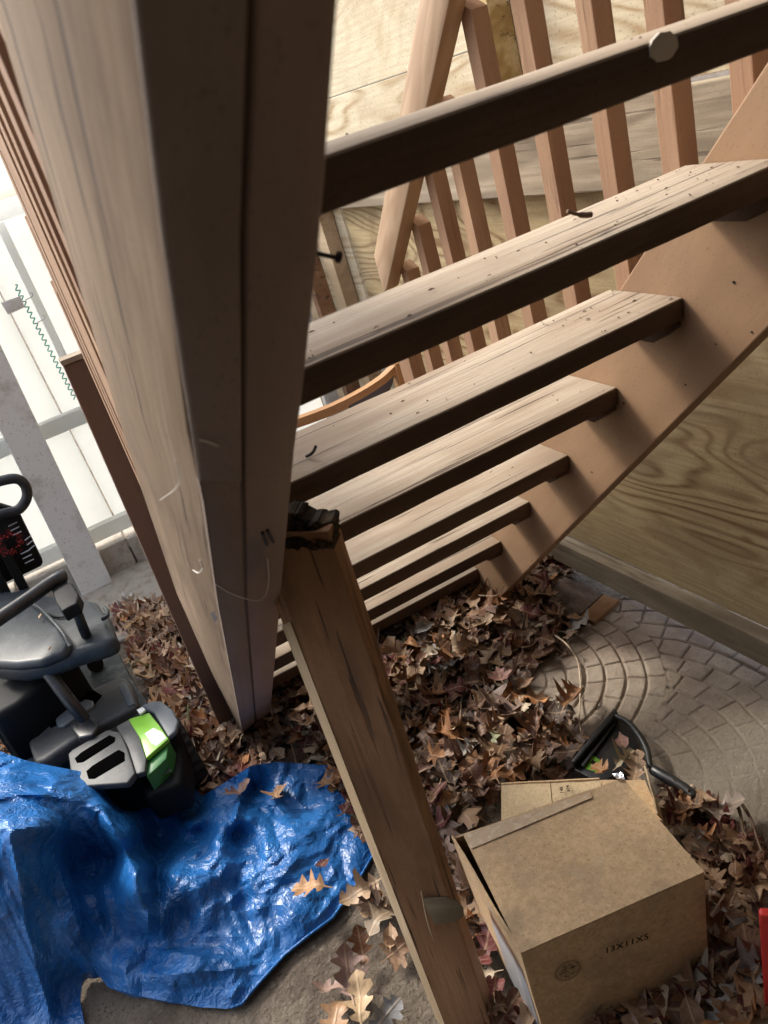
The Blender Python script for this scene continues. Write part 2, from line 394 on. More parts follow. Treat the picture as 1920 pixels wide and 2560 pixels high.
hs = w.node_tree.nodes.new('ShaderNodeHueSaturation'); hs.inputs['Saturation'].default_value = .55; w.node_tree.links.new(sky.outputs[0], hs.inputs['Color']); w.node_tree.links.new(hs.outputs[0], bg.inputs[0]); bg.inputs[1].default_value = .15
sun = bpy.data.objects.new('sun', bpy.data.lights.new('sun', 'SUN')); COL.objects.link(sun)
sun.data.energy = 1.2; sun.data.angle = math.radians(11); sun.data.color = (1, .93, .82)
sun.rotation_euler = SUN_TO.to_track_quat('Z', 'Y').to_euler()
sc.view_settings.view_transform = 'Standard'; sc.view_settings.look = 'None'; sc.view_settings.exposure = 1.4; sc.view_settings.gamma = 1
sc.cycles.max_bounces = 8; sc.cycles.diffuse_bounces = 5; sc.cycles.use_denoising = True

# ---------------------------------------------------------------- ground
def ground():
    xs = sorted(set([-60, -20, -8, -3]+[round(-1.6+.035*i, 3) for i in range(100)]+[3, 8, 20, 60])); ys = sorted(set([-60, -20, -6, -2]+[round(-.4+.035*i, 3) for i in range(116)]+[5, 8, 20, 60]))
    vs = []; 
    for y in ys:
        for x in xs:
            z = 0.0
            if -1.6 < x < 1.9 and -.4 < y < 3.66:
                z = .010*noise.noise(Vector((x*3, y*3, 0)))+.005*noise.noise(Vector((x*11, y*11, 3)))
            vs.append((x, y, z-.008))
    nx = len(xs); fs = [(j*nx+i, j*nx+i+1, (j+1)*nx+i+1, (j+1)*nx+i) for j in range(len(ys)-1) for i in range(nx-1)]
    tag(mesh('ground', vs, fs, M['dirt'], smooth=True), kind='structure')
ground()

# ---------------------------------------------------------------- stamped concrete paver
def paver():
    A = Vector((.700, 1.470)); c1 = Vector((.70, 1.465)); c2 = Vector((.655, 1.085))
    ex = Vector((.985, .17)).normalized(); ey = Vector((.05, -1)).normalized()
    nx, ny = 300, 360; st = .0027; vs = []; wear = []
    def fan(p, c, r0, dr, ang0, nper):
        d = p-c; r = d.length; k = int((r-r0)/dr) if r > r0 else -1
        if k < 0: return 1., k
        fr = (r-r0)/dr-k; rr = r0+(k+.5)*dr; cnt = max(4, int(2*math.pi*rr/nper))
        a = (math.atan2(d.y, d.x)+(k % 2)*math.pi/cnt)/(2*math.pi)*cnt
        fa = a-math.floor(a)
        e = min(fr*dr, (1-fr)*dr); e2 = min(fa, 1-fa)*2*math.pi*rr/cnt
        return min(e, e2*1.35+.0006), (k, math.floor(a))
    for j in range(ny+1):
        for i in range(nx+1):
            p = A+ex*(i*st)+ey*(j*st)
            wob = Vector((noise.noise(Vector((p.x*9, p.y*9, 1))), noise.noise(Vector((p.x*9, p.y*9, 5)))))*.008
            q_ = p+wob
            if (q_-c1).length < .375: e, cell = fan(q_, c1, .035, .049, 0, .062)
            else: e, cell = fan(q_, c2, .05, .054, 0, .066)
            rn = random.Random(hash(cell)).random() if cell != -1 else .5
            wr = max(0., min(1., (1.16-p.y+.20*(.98-p.x)+.10*noise.noise(Vector((p.x*5, p.y*5, 9))))*4.2))
            wr = max(wr, max(0, min(1, 1-((p-c1).length-.02)/.12))*.5)
            dep = .0068*(1-wr*.86)
            prof = min(1., max(0., (e-.0012)/.0035)); prof = prof*prof*(3-2*prof)
            z = .018-dep*(1-prof)+.0022*(rn-.5)*(1-wr)+.0022*noise.noise(Vector((p.x*14, p.y*14, 2)))+.0008*noise.noise(Vector((p.x*60, p.y*60, 2)))
            edge = min(i, j)*st
            if edge < .012: z -= .010*(1-edge/.012)**2
            vs.append((p.x, p.y, z)); wear.append(wr)
    n1 = nx+1
    fs = [(j*n1+i, (j+1)*n1+i, (j+1)*n1+i+1, j*n1+i+1) for j in range(ny) for i in range(nx)]
    ring = [i for i in range(n1)]+[(j)*n1+nx for j in range(1, ny+1)]+[ny*n1+i for i in range(nx-1, -1, -1)]+[j*n1 for j in range(ny-1, 0, -1)]
    b = len(vs)
    for k in ring: vs.append((vs[k][0], vs[k][1], -.02)); wear.append(1.)
    m = len(ring)
    for k in range(m): fs.append((ring[k], ring[(k+1) % m], b+(k+1) % m, b+k))
    o = mesh('paving_slab', vs, fs, M['conc'], smooth=True)
    a = o.data.attributes.new('wear', 'FLOAT', 'POINT'); a.data.foreach_set('value', wear)
    tag(o, 'square concrete slab stamped with a fan of small cobbles, half covered in dirt', 'paving slab')
paver()
tag(prism('path', [P(-1.6, 2.66, -G), P(-1.6, 3.24, -G), P(.9, 3.24, -G), P(.9, 2.72, -G), P(.15, 2.60, -G), P(-.4, 2.74, -G)], Vector((0, 0, .012)), M['concblock'], None, .004), kind='structure')
# dark stained paver with a rusty edge beside the slab
bk = empty('brick', atz(1440, 1490, 0), 'flat dark brown paver with orange rusty edge behind the stamped slab', 'brick')
slab('body', [(1330, 1500), (1418, 1436), (1508, 1484), (1450, 1536), (1410, 1540)], .030, .05, M['brick'], bk, .003)
slab('rusty_edge', [(1508, 1485), (1550, 1499), (1486, 1556), (1452, 1538)], .031, .045, M['rust'], bk, .004)

# ---------------------------------------------------------------- staircase
stair = empty('staircase', P(.5, 1.8, -G), 'open brown wooden staircase with worn treads seen from behind and below', 'staircase')
def onslope(x, y, n): return P(x, y, (n-y*SN[0])/SN[1])
def right_stringer():
    y0 = -1.1
    prof = [(y0, .218), (1.803, .218)]
    a = onslope(.875, y0, .218); b = P(.875, 1.806, -1.421); c = P(.875, 2.13, -1.421); d = onslope(.875, y0+.0, .436)
    o = hexa('stringer', [a, d, d+Vector((.038, 0, 0)), a+Vector((.038, 0, 0)), b, c, c+Vector((.038, 0, 0)), b+Vector((.038, 0, 0))], M['stringer'], stair, .003)
    o['label'] = 'right stringer, its inner face lit between tread shadows'
right_stringer()
def left_stringer():
    # three bottom arrises and one upper arris followed down the slope
    E1 = [(262, -400), (336, 0), (405, 579), (470, 1080), (508, 1250), (544, 1505), (607, 1837)]
    SM = [(660, -400), (630, 0), (608, 579), (606, 1080), (610, 1250), (615, 1505), (640, 1810)]
    E3 = [(905, -400), (851, 0), (805, 579), (757, 1000), (738, 1130), (712, 1400), (676, 1790)]
    E0 = [(-60, -130), (0, 70), (150, 560), (290, 1030), (350, 1215), (440, 1480), (560, 1740)]
    def ends(l, n): return [atn(x, y, n) for x, y in l]
    a = ends(E1, .222); s = ends(SM, .220); b = ends(E3, .220); t = ends(E0, .436)
    a[-1] = atz(607, 1837, 0.004); s[-1] = atz(640, 1812, 0.004); b[-1] = atz(676, 1790, 0.004); t[-1] = P(.047, 2.09, -1.424)
    ex_ = Vector((0, -.7232, .6907))*.70
    for l_ in (a, s, b, t): l_[0] = l_[1]+(l_[0]-l_[1])*1.0+ex_
    s2 = []; t2 = []
    for i in range(7):
        up = (t[i]-a[i]); up.x = 0
        s2.append(s[i]+up*1.0); t2.append(b[i]+up*1.0)
    def ply(name, A, B, C, D, mat, cut=None, lift=0):
        bm = bmesh.new(); R_ = []
        for i in range(len(A)): R_.append([bm.verts.new(p) for p in (A[i], B[i], C[i], D[i])])
        for i in range(len(A)-1):
            for k in range(4): bm.faces.new((R_[i][k], R_[i][(k+1) % 4], R_[i+1][(k+1) % 4], R_[i+1][k]))
        bm.faces.new(R_[0][::-1]); bm.faces.new(R_[-1]); bmesh.ops.recalc_face_normals(bm, faces=bm.faces)
        bmesh.ops.bevel(bm, geom=[e for e in bm.edges if e.calc_face_angle(0) > .6], offset=.003, segments=3, profile=.5, affect='EDGES')
        me = bpy.data.meshes.new(name); bm.to_mesh(me); bm.free()
        L = (A[-1]-A[0]).normalized(); Wd = (D[0]-A[0]); Wd = (Wd-L*Wd.dot(L)).normalized()
        set_gc(me, (A[0], L, Wd, L.cross(Wd)))
        for p in me.polygons: p.use_smooth = True
        me.set_sharp_from_angle(angle=.5)
        return put(name, me, mat, stair)
    gap = [(b[i]-s[i]).normalized()*.0022 for i in range(7)]
    sl = [s[i]-gap[i] for i in range(7)]; sr = [s[i]+gap[i]+Vector((0, 0, .002)) for i in range(7)]
    s2l = [s2[i]-gap[i] for i in range(7)]; s2r = [s2[i]+gap[i] for i in range(7)]
    # outer ply: lighter weathered outer face
    o = ply('stringer', a, sl, s2l, t, M['stringer_near']); o['label'] = 'left stringer, pale scuffed outer board'
    o2 = ply('stringer', sr, b, t2, s2r, M['inner']); o2['label'] = 'left stringer, dark inner board behind the seam'
    # thin dark bottom strip nailed under the outer board, ending halfway
    up = Vector((0, -SN[0], -SN[1]))
    A = []; B = []; C = []; D = []
    for i in range(4):
        A.append(a[i]-Vector((.0012, 0, 0))+up*.004); B.append(sl[i]+up*.004-Vector((.0005, 0, 0)))
        C.append(sl[i]-Vector((.0005, 0, 0))-up*.001); D.append(a[i]-Vector((.0012, 0, 0))-up*.001)
    f = .62
    for Lst in (A, B, C, D): Lst[3] = Lst[3].lerp({id(A): a, id(B): sl, id(C): sl, id(D): a}[id(Lst)][4]+up*(.004 if Lst in (A, B) else -.001), f)
    o3 = ply('bottom_strip', A, B, C, D, M['under']); 
    # lower part of the bottom edge skinned in the haze-lightened brown
    A = [];B = [];C = [];D = []
    for i in (3, 4, 5, 6):
        pa = a[i] if i != 3 else a[3].lerp(a[4], f); ps = sl[i] if i != 3 else sl[3].lerp(sl[4], f)
        A.append(pa+up*.0012-Vector((.0006, 0, 0))); B.append(ps+up*.0012); C.append(ps-up*.001); D.append(pa-up*.001-Vector((.0006, 0, 0)))
    bm = None
    o4 = hexa('hazy_edge', [A[0], B[0], C[0], D[0], A[1], B[1], C[1], D[1]], M['under'], stair, 0)
    bpy.data.objects.remove(o4)
    o4 = ply('hazy_edge', A, B, C, D, M['under'])
left_stringer()
TY = [-.04, .15, .34, .53, .72, .913, 1.095, 1.284, 1.481, 1.675, 1.863]
TZ = [.53, .345, .155, -.028, -.207, -.395, -.577, -.768, -.951, -1.145, -1.321]
LZ = [0, 0, 0, 0, 0, .004, .008, .010, .012, .018, .016]
treads = []
for k, (y, z, lz) in enumerate(zip(TY, TZ, LZ)):
    th = .035; xl = .137; xr = .8745; dep = .162
    a = P(xl, y, z+lz); b = P(xr, y, z)
    n = 14; rows = []
    bm = bmesh.new()
    for i in range(n+1):
        t = i/n; p = a.lerp(b, t); sag = -.004*math.sin(math.pi*t) if k != 3 else .0
        w1 = .0012*noise.noise(Vector((i*.7, k*5, 0))); p = p+Vector((0, w1, sag*(.5 if k < 6 else .2)))
        dv = Vector((0, dep, .001*noise.noise(Vector((i*.6, k*3, 4))))); tv = Vector((0, .001, -th+.001*noise.noise(Vector((i*.5, k*3, 8)))))
        rows.append([bm.verts.new(q_) for q_ in (p, p+dv*.33+Vector((0, 0, .0005)), p+dv*.66+Vector((0, 0, .0005)), p+dv, p+dv+tv, p+tv)])
    for i in range(n):
        for m in range(6): bm.faces.new((rows[i][m], rows[i][(m+1) % 6], rows[i+1][(m+1) % 6], rows[i+1][m]))
    bm.faces.new(rows[0][::-1]); bm.faces.new(rows[-1]); bmesh.ops.recalc_face_normals(bm, faces=bm.faces)
    bmesh.ops.bevel(bm, geom=[e for e in bm.edges if e.calc_face_angle(0) > .8], offset=.003, segments=2, profile=.5, affect='EDGES')
    me = bpy.data.meshes.new('tread'); bm.to_mesh(me); bm.free()
    set_gc(me, (a, Vector((1, 0, 0)), Vector((0, 1, 0)), Vector((0, 0, 1))))
    for p in me.polygons: p.use_smooth = True
    me.set_sharp_from_angle(angle=.45)
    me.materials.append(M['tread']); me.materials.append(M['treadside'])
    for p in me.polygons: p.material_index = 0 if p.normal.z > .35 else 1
    tr = put('tread', me, None, stair); treads.append(tr)
    # cleat below the right end, with its slanted nose
    c0 = P(.874, y+.010, z-th-.0005)
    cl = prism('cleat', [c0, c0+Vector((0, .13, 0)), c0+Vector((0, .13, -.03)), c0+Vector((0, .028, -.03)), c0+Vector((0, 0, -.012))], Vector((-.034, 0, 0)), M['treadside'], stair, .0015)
# worn chip, coloured pale to paint the light it catches, on the edge of the second tread from the top
bpt = aty(1664, 96, .529)
vs = []; 
for i in range(18):
    a = math.pi*2*i/18; rr = .0105*(1+.05*math.sin(i*2.7)); vs.append(aty(1664, 100, .5285)+Vector((math.cos(a)*rr*1.35-.002, 0, math.sin(a)*rr*.95-.004)))
ch = prism('worn_patch', vs, Vector((0, .003, 0)), M['bruise'], treads[3], 0); ch['label'] = 'round bruise on the tread edge, coloured pale as if lit'

for k, (px, py) in enumerate([(1560, 1008), (1714, 962), (1480, 1180), (1835, 705), (1790, 860), (1330, 1400), (1420, 1330), (1664, 825), (1880, 830)]):
    c_ = atx(px, py, .8752); r_ = .0014 if k % 3 else .0022
    o = tube('nail_head', [c_, c_-Vector((.0012, 0, 0))], r_, M['iron'], stair, 10)
# right railing
def shear(z): return 0
BY = [.525, .66, .797, .931, 1.067, 1.221, 1.372, 1.52, 1.640, 1.765, 1.885]
def baluster(x, y, zt, zb, mat, w=.036, lean=0., chamf=True, rot=0., wx=None):
    wx = wx or w
    sh = Vector((-lean*(zt-zb), 0, 0))
    t = [P(x, y, zt-.02 if chamf else zt), P(x+wx, y, zt-.02 if chamf else zt), P(x+wx, y+w, zt), P(x, y+w, zt)]
    b = [P(x, y, zb)+sh, P(x+wx, y, zb)+sh, P(x+wx, y+w, zb)+sh, P(x, y+w, zb)+sh]
    if rot:
        c = (t[0]+t[2])/2; c.z = 0
        Rm = Matrix.Rotation(rot, 4, 'Z')
        t = [Matrix.Translation(c) @ Rm @ Matrix.Translation(-c) @ p for p in t]; c2 = c+sh; b = [Matrix.Translation(c2) @ Rm @ Matrix.Translation(-c2) @ p for p in b]
    return hexa('baluster', b+t, mat, stair, .0015)
for y in BY:
    zt = (1.012-(y+.03)*SN[0])/SN[1]+.028
    zb = (.26-y*SN[0])/SN[1]
    if zt-zb > 0: baluster(.9135, y, zt, max(zb, -1.42), M['picket'], .036, 0, True, random.uniform(-.04, .04))
# handrail board, lower end cut to a point
def rp(n, y, x=.872): return onslope(x, y, n)
pts = [rp(1.005, .2), rp(1.09, .2), atx(934, 640, .872), atx(958, 730, .872), atx(966, 724, .872)]
prism('handrail', pts, Vector((.040, 0, 0)), M['rail'], stair, .003, L=(pts[2]-pts[1]).normalized())
nw = atx(1056, 885, .90)
beam('newel_post', P(.913, 2.02, -1.42), P(.913, 2.02, -.64), Vector((.042, 0, 0)), Vector((0, .075, 0)), M['picket'], stair)['label'] = 'lowest post of the right railing'
# left railing, leaning inwards a little
for y, w_, r_ in [(1.673, .036, 0), (1.546, .036, 0), (1.425, .036, 0), (1.312, .036, .0), (1.165, .10, 0), (1.052, .034, 0), (.939, .03, 0), (.81, .036, 0), (.68, .036, 0), (.55, .036, 0), (.42, .036, 0), (.29, .036, 0)]:
    zt = (1.053-y*SN[0])/SN[1]; zb = (.44-y*SN[0])/SN[1]
    baluster(.0935+random.uniform(-.0006, .0006), y, zt, zb, M['picket'], w_, .030, True, 0, .036)
a = P(.0505, 1.86, -.325); b = P(.0004, 1.905, -1.43)
hexa('newel_post', [b, b+Vector((.074, 0, 0)), b+Vector((.074, .04, 0)), b+Vector((0, .04, 0)), a, a+Vector((.046, 0, 0)), a+Vector((.046, .04, 0)), a+Vector((0, .04, 0))], M['newel'], stair, .002)['label'] = 'brown foot post of the left railing'
cp = P(.0485, 1.855, -.3235)
hexa('post_cap', [cp, cp+Vector((.050, 0, 0)), cp+Vector((.050, .048, 0)), cp+Vector((0, .048, 0)), cp+Vector((0, 0, .012)), cp+Vector((.050, 0, .012)), cp+Vector((.050, .048, .012)), cp+Vector((0, .048, .012))], M['greyplank'], stair, .002)
pts = [onslope(.136, .2, 1.005), onslope(.136, .2, 1.09), onslope(.136, 1.83, 1.09), onslope(.136, 1.88, 1.03), onslope(.136, 1.86, 1.005)]
prism('handrail', pts, Vector((.038, 0, 0)), M['rail'], stair, .003, L=(pts[2]-pts[1]).normalized())

# bent nail and staple
nl = [aty(778, 630, .52), aty(812, 638, .52), aty(832, 642, .52), aty(846, 644, .52)]
o = tube('bent_nail', spline(nl, 4), .0016, M['iron']); tag(o, 'dark bent nail sticking out of the left stringer edge', 'nail')
hd = tube('head', [aty(843, 642, .52), aty(850, 644, .52)], .0040, M['iron'], o)
st = [atn(x, y, .2195) for x, y in [(656, 1335), (664, 1366)]]
o = tube('staple', [atn(656, 1332, .2195), atn(668, 1362, .2195)], .0014, M['iron'], seg=6)
tag(o, 'small dark staple pressed into the left stringer underside', 'staple'); tube('leg', [atn(668, 1326, .2195), atn(684, 1356, .2195)], .0014, M['iron'], o, seg=6)
o = prism('torn_label', [atx(528, 1534, .0465), atx(536, 1526, .0465), atx(545, 1548, .0465), atx(540, 1556, .0465)], Vector((-.001, 0, 0)), M['foil'], None, 0)
tag(o, 'tiny torn silver sticker on the pale outer stringer face', 'sticker')

# ---------------------------------------------------------------- leaning prop post with rotten top
pp = empty('prop_post', P(.09, .66, -G), 'short brown post with rotten black top leaning against the stairs', 'post')
tl = atd(640, 1330, .905); trr = atd(822, 1330, .885)
bl = atd(1128, 2600, 1.42); br = atd(1243, 2600, 1.40)
ax = (bl-tl).normalized(); ext = 0.30
bl2 = bl+ax*((0-bl.z)/ax.z if ax.z else 0); br2 = br+ax*((0-br.z)/ax.z)
nrm = (trr-tl).cross(ax).normalized()
if nrm.y < 0: nrm = -nrm
dth = nrm*.036
# 6-sided control: front face tl..trr, side face seen on the left
vd = Vector(ray(900, 1900)).normalized(); lf = -Vector((Wm[0][0], Wm[1][0], Wm[2][0])); sv = vd*.030+lf*.012
hexa('body', [tl, trr, trr+dth, tl+sv, bl2, br2, br2+dth, bl2+sv], M['prop'], pp, .0025, 22, warp=.0018)
# pale strip painting the light on the left side of the post
hexa('lit_edge', [tl.lerp(bl, .12)-Vector((.0007, 0, 0)), tl.lerp(bl, .12)+sv-Vector((.0012, 0, 0)), tl.lerp(bl, .12)+sv+nrm*.001, tl.lerp(bl, .12)+nrm*.001, bl2-Vector((.0007, 0, 0)), bl2+sv-Vector((.0012, 0, 0)), bl2+sv+nrm*.001, bl2+nrm*.001], M['litewood'], pp, 0, 10)
# rotten splintered head
bm = bmesh.new(); nU, nV = 44, 30; grid = []
wv = (trr-tl); 
for j in range(nV+1):
    row = []
    for i in range(nU+1):
        u = i/nU; v = j/nV
        p = tl+wv*u+ax*(.02)
        hgt = .036*(.88+.10*math.sin(u*7)+.28*noise.noise(Vector((u*8, 3, 0))))*(1-.5*max(0, u-.62)/.38)
        p = p-ax*hgt*v-nrm*(.004)*(math.sin(math.pi*u)**.5)*(1-v*.3)+nrm*.020*(v**2)
        p = p+Vector(noise.noise_vector(Vector((u*9, v*8, 1))))*.004+Vector(noise.noise_vector(Vector((u*24, v*16, 1))))*.003+Vector(noise.noise_vector(Vector((u*60, v*30, 5))))*.0012
        row.append(bm.verts.new(p))
    grid.append(row)
for j in range(nV):
    for i in range(nU): bm.faces.new((grid[j][i], grid[j][i+1], grid[j+1][i+1], grid[j+1][i]))
r_ = bmesh.ops.extrude_face_region(bm, geom=bm.faces[:]); bmesh.ops.translate(bm, vec=nrm*.026, verts=[v for v in r_['geom'] if isinstance(v, bmesh.types.BMVert)])
bmesh.ops.recalc_face_normals(bm, faces=bm.faces)
me = bpy.data.meshes.new('rotten_top'); bm.to_mesh(me); bm.free(); set_gc(me, (tl, ax, wv.normalized(), nrm)); put('rotten_top', me, M['rot'], pp)
# loose grey flap of torn wood
def dpo(y): return 1/(1.1236+(.7092-1.1236)*(y-1330)/1270)-.006
c = atd(1112, 2268, dpo(2268)); vs = []
ux = (atd(1150, 2250, dpo(2250))-c).normalized(); uy = ux.cross(nrm).normalized()
fl = [(-.032, .018), (-.018, .026), (0, .031), (.016, .028), (.026, .014), (.027, -.004), (.018, -.020), (.004, -.028), (-.012, -.038), (-.016, -.030), (-.024, -.010)]
prism('torn_flap', [c+ux*a_*.98-uy*b_-nrm*.002 for a_, b_ in fl], -nrm*.003, M['sill'], pp, .0008)
tube('splinter', [atd(1053, 2228, dpo(2228)), atd(1068, 2300, dpo(2300)), atd(1084, 2352, dpo(2352))], [.0012, .0016, .0006], M['litewood'], pp, 6)

# ---------------------------------------------------------------- plywood wall
wall = empty('plywood_wall', P(1.15, 1.2, -G), 'weathered plywood wall with knots and wavy grain beside the staircase', 'wall')
def wx(y, off=0.): return 1.218-.045*y+off
def wbeam(name, y0, y1, z0, z1, x_in, th, mat, bev=.0015):
    c = [P(wx(y0, x_in), y0, z0), P(wx(y0, x_in), y0, z1), P(wx(y0, x_in+th), y0, z1), P(wx(y0, x_in+th), y0, z0),
         P(wx(y1, x_in), y1, z0), P(wx(y1, x_in), y1, z1), P(wx(y1, x_in+th), y1, z1), P(wx(y1, x_in+th), y1, z0)]
    return hexa(name, c, mat, wall, bev)
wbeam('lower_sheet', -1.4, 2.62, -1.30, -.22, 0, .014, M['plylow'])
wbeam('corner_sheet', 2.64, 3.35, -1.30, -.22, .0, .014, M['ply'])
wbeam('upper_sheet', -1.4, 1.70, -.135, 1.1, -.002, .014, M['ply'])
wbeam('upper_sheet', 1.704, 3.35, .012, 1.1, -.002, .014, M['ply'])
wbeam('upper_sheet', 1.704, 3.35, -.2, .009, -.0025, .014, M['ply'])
wbeam('plank', -1.4, 3.3, -.305, -.142, -.030, .027, M['greyplank'], .003)
wbeam('sill', -1.4, 1.96, -1.375, -1.298, -.044, .040, M['sill'], .003)
wbeam('stud', 1.575, 1.625, -.14, 1.1, -.058, .054, M['pine'])
for y in (2.70, 2.98, 3.2):
    wbeam('stud', y, y+.075, -1.36, -.31, -.055, .052, M['litewood'])
wbeam('stud', 2.86, 2.90, -1.36, -.31, -.09, .06, M['prop'])

# ---------------------------------------------------------------- white fence
fen = empty('white_fence', P(-.2, 3.3, -G), 'white vinyl fence with dusty posts behind the mower', 'fence')
def yb(name, x0, x1, y0, y1, z0, z1, mat, bev=.003, shx=0.):
    c = [P(x0+shx, y0, z0), P(x1+shx, y0, z0), P(x1+shx, y1, z0), P(x0+shx, y1, z0), P(x0, y0, z1), P(x1, y0, z1), P(x1, y1, z1), P(x0, y1, z1)]
    return hexa(name, c, mat, fen, bev)
SH = -.06
for x in (-.185-.42, -.185, .238, .66, 1.0):
    yb('post', x, x+.128, 3.17, 3.21, -1.43 if x < 0 else -1.30, .03, M['vinylgrey'], .004, SH if x < .2 else 0)
for i in range(15):
    x = -1.9+i*.212
    yb('panel', x, x+.205, 3.30, 3.325, -1.25, -.02, M['vinyl'], .004)
for z in (-.035, -.80, -1.27):
    yb('rail', -1.9, 1.25, 3.255, 3.30, z, z+.062, M['vinyl'], .004)
yb('base_course', -1.9, 1.25, 3.25, 3.36, -1.43, -1.345, M['concblock'], .004)
for i in range(12):
    x = -1.6+i*.23
    yb('block', x, x+.222, 3.22+.02*random.random(), 3.4, -1.43, -1.29-.02*random.random(), M['concblock'], .006)
# light pole with teal twine and hooks
pl = empty('pole', aty(60, 900, 3.1), 'slim white pole wound with teal twine beside the post', 'pole')
a = aty(-12, 560, 3.14); b = aty(292, 1190, 3.14)
beam('shaft', a, b, Vector((.028, 0, 0)), Vector((0, .03, 0)), M['vinyl'], pl, .004)
tw = []
for i in range(420):
    t = i/419; p = aty(38+150*t, 712+285*t, 3.09); s = math.sin(t*130)
    tw.append(p+Vector((.006*s, -.004*math.cos(t*130), .002*s)))
o = tube('teal_twine', tw, .0022, M['teal'], seg=5); tag(o, 'teal plastic twine spiralling down the white pole', 'twine')
br_ = empty('hook_bracket', aty(40, 760, 3.08), 'small galvanised bracket with two wire hooks on the white pole', 'bracket')
prism('plate', [aty(2, 757, 3.08), aty(50, 740, 3.08), aty(62, 768, 3.08), aty(20, 786, 3.08)], Vector((0, -.006, 0)), M['vinylgrey'], br_, .001)
for (x, y) in ((64, 750), (94, 806)):
    tube('hook', spline([aty(x, y, 3.08), aty(x+10, y-5, 3.07), aty(x+17, y-10, 3.06), aty(x+16, y-17, 3.06), aty(x+11, y-16, 3.06)], 4), .0018, M['metal'], br_, 6)

# ---------------------------------------------------------------- chair beyond the stairs
chr_ = empty('chair', P(.8, 2.35, -G), 'wooden chair with a curved top rail beyond the stairs', 'chair')
top = [atd(x, y, 2.45) for x, y in [(690, 1063), (745, 1047), (830, 1015), (900, 980), (955, 945), (990, 912)]]
sp = spline(top, 6); bm = bmesh.new(); rr = []
for p in sp: rr.append([bm.verts.new(p+q_) for q_ in (Vector((0, 0, .0)), Vector((0, .03, 0)), Vector((0, .03, -.028)), Vector((0, 0, -.028)))])
for i in range(len(rr)-1):
    for k in range(4): bm.faces.new((rr[i][k], rr[i][(k+1) % 4], rr[i+1][(k+1) % 4], rr[i+1][k]))
bm.faces.new(rr[0][::-1]); bm.faces.new(rr[-1]); bmesh.ops.recalc_face_normals(bm, faces=bm.faces)
me = bpy.data.meshes.new('top_rail'); bm.to_mesh(me); bm.free(); set_gc(me, (top[0], (top[-1]-top[0]).normalized(), Vector((0, 1, 0)), Vector((0, 0, 1)))); put('top_rail', me, M['trim'], chr_)
e = top[-1]
beam('leg', e+Vector((-.004, -.004, .004)), Vector((e.x-.06, e.y, 0)), Vector((.026, 0, 0)), Vector((0, .035, 0)), M['trim'], chr_, .003)
l0 = top[0]; beam('leg', l0+Vector((-.3, 0, .0)), Vector((l0.x-.3, l0.y, 0)), Vector((.026, 0, 0)), Vector((0, .035, 0)), M['trim'], chr_, .003)
pb = [atd(x, y, 2.46) for x, y in [(868, 1000), (930, 966), (990, 918), (982, 960), (960, 1010), (930, 1060), (880, 1050)]]
prism('back_panel', pb, Vector((0, .008, 0)), M['panel'], chr_, .001)
beam('seat', Vector((l0.x-.3, l0.y+.01, .36)), Vector((e.x-.05, e.y+.01, .36)), Vector((0, .38, 0)), Vector((0, 0, .03)), M['trim'], chr_, .004)
for xx in (l0.x-.28, e.x-.08): beam('leg', Vector((xx, l0.y+.36, .36)), Vector((xx, l0.y+.36, 0)), Vector((.026, 0, 0)), Vector((0, .03, 0)), M['trim'], chr_, .003)

# ---------------------------------------------------------------- big cardboard box
Bz = G-1.15
A_ = P(.263, .958, -1.152); B_ = P(.565, .853, -1.150); C_ = P(.532, .642, -1.150); D_ = P(.236, .711, -1.150)
Ab = P(.268, .965, -1.422); Bb = P(.56, .87, -1.424); Cb = P(.521, .655, -1.412); Db = P(.2255, .705, -1.42)
box = empty('cardboard_box', P(.4, .8, -G), 'large brown cardboard box, dusty top, stamped with its size', 'cardboard box')
cx = empty  # noqa
def quadpatch(name, p00, p10, p11, p01, mat, parent, th=.003, nx=18, ny=14, warp=.0015, seed=0, inward=None):
    vs = []; fs = []
    nn = (p10-p00).cross(p01-p00).normalized()
    if inward is not None and nn.dot(inward) < 0: nn = -nn
    for s in (0, 1):
        for j in range(ny+1):
            for i in range(nx+1):
                u = i/nx; v = j/ny; p = p00.lerp(p10, u).lerp(p01.lerp(p11, u), v)
                wz = warp*noise.noise(Vector((u*2.3+seed, v*2.3, 1)))*4*(u*(1-u)+.1)
                vs.append(p+nn*(wz+th*s))
    n1 = nx+1; o2 = n1*(ny+1)
    for j in range(ny):
        for i in range(nx):
            a = j*n1+i; fs.append((a, a+1, a+n1+1, a+n1)); fs.append((a+o2, a+n1+o2, a+n1+1+o2, a+1+o2))
    rg = [i for i in range(n1)]+[j*n1+nx for j in range(1, ny+1)]+[ny*n1+i for i in range(nx-1, -1, -1)]+[j*n1 for j in range(ny-1, 0, -1)]
    for k in range(len(rg)): a, b = rg[k], rg[(k+1) % len(rg)]; fs.append((a, a+o2, b+o2, b))
    me = bpy.data.meshes.new(name); me.from_pydata([tuple(v) for v in vs], [], fs); me.update(); 
    bm = bmesh.new(); bm.from_mesh(me); bmesh.ops.recalc_face_normals(bm, faces=bm.faces); bm.to_mesh(me); bm.free()
    for p in me.polygons: p.use_smooth = True
    me.set_sharp_from_angle(angle=.8)
    return put(name, me, mat, parent)
cen = (A_+B_+C_+D_+Ab+Bb+Cb+Db)/8
At = atz(1157, 2085, .281); B_ = atz(1558, 1946, .280)
quadpatch('top_flap', D_, C_, B_, At, M['card'], box, .0035, warp=.002, inward=Vector((0, 0, -1)))
quadpatch('front_panel', D_+Vector((0, 0, -.004)), C_+Vector((0, 0, -.004)), Cb, Db, M['card'], box, .0035, warp=.001, seed=3, inward=Vector((0, 1, 0)))
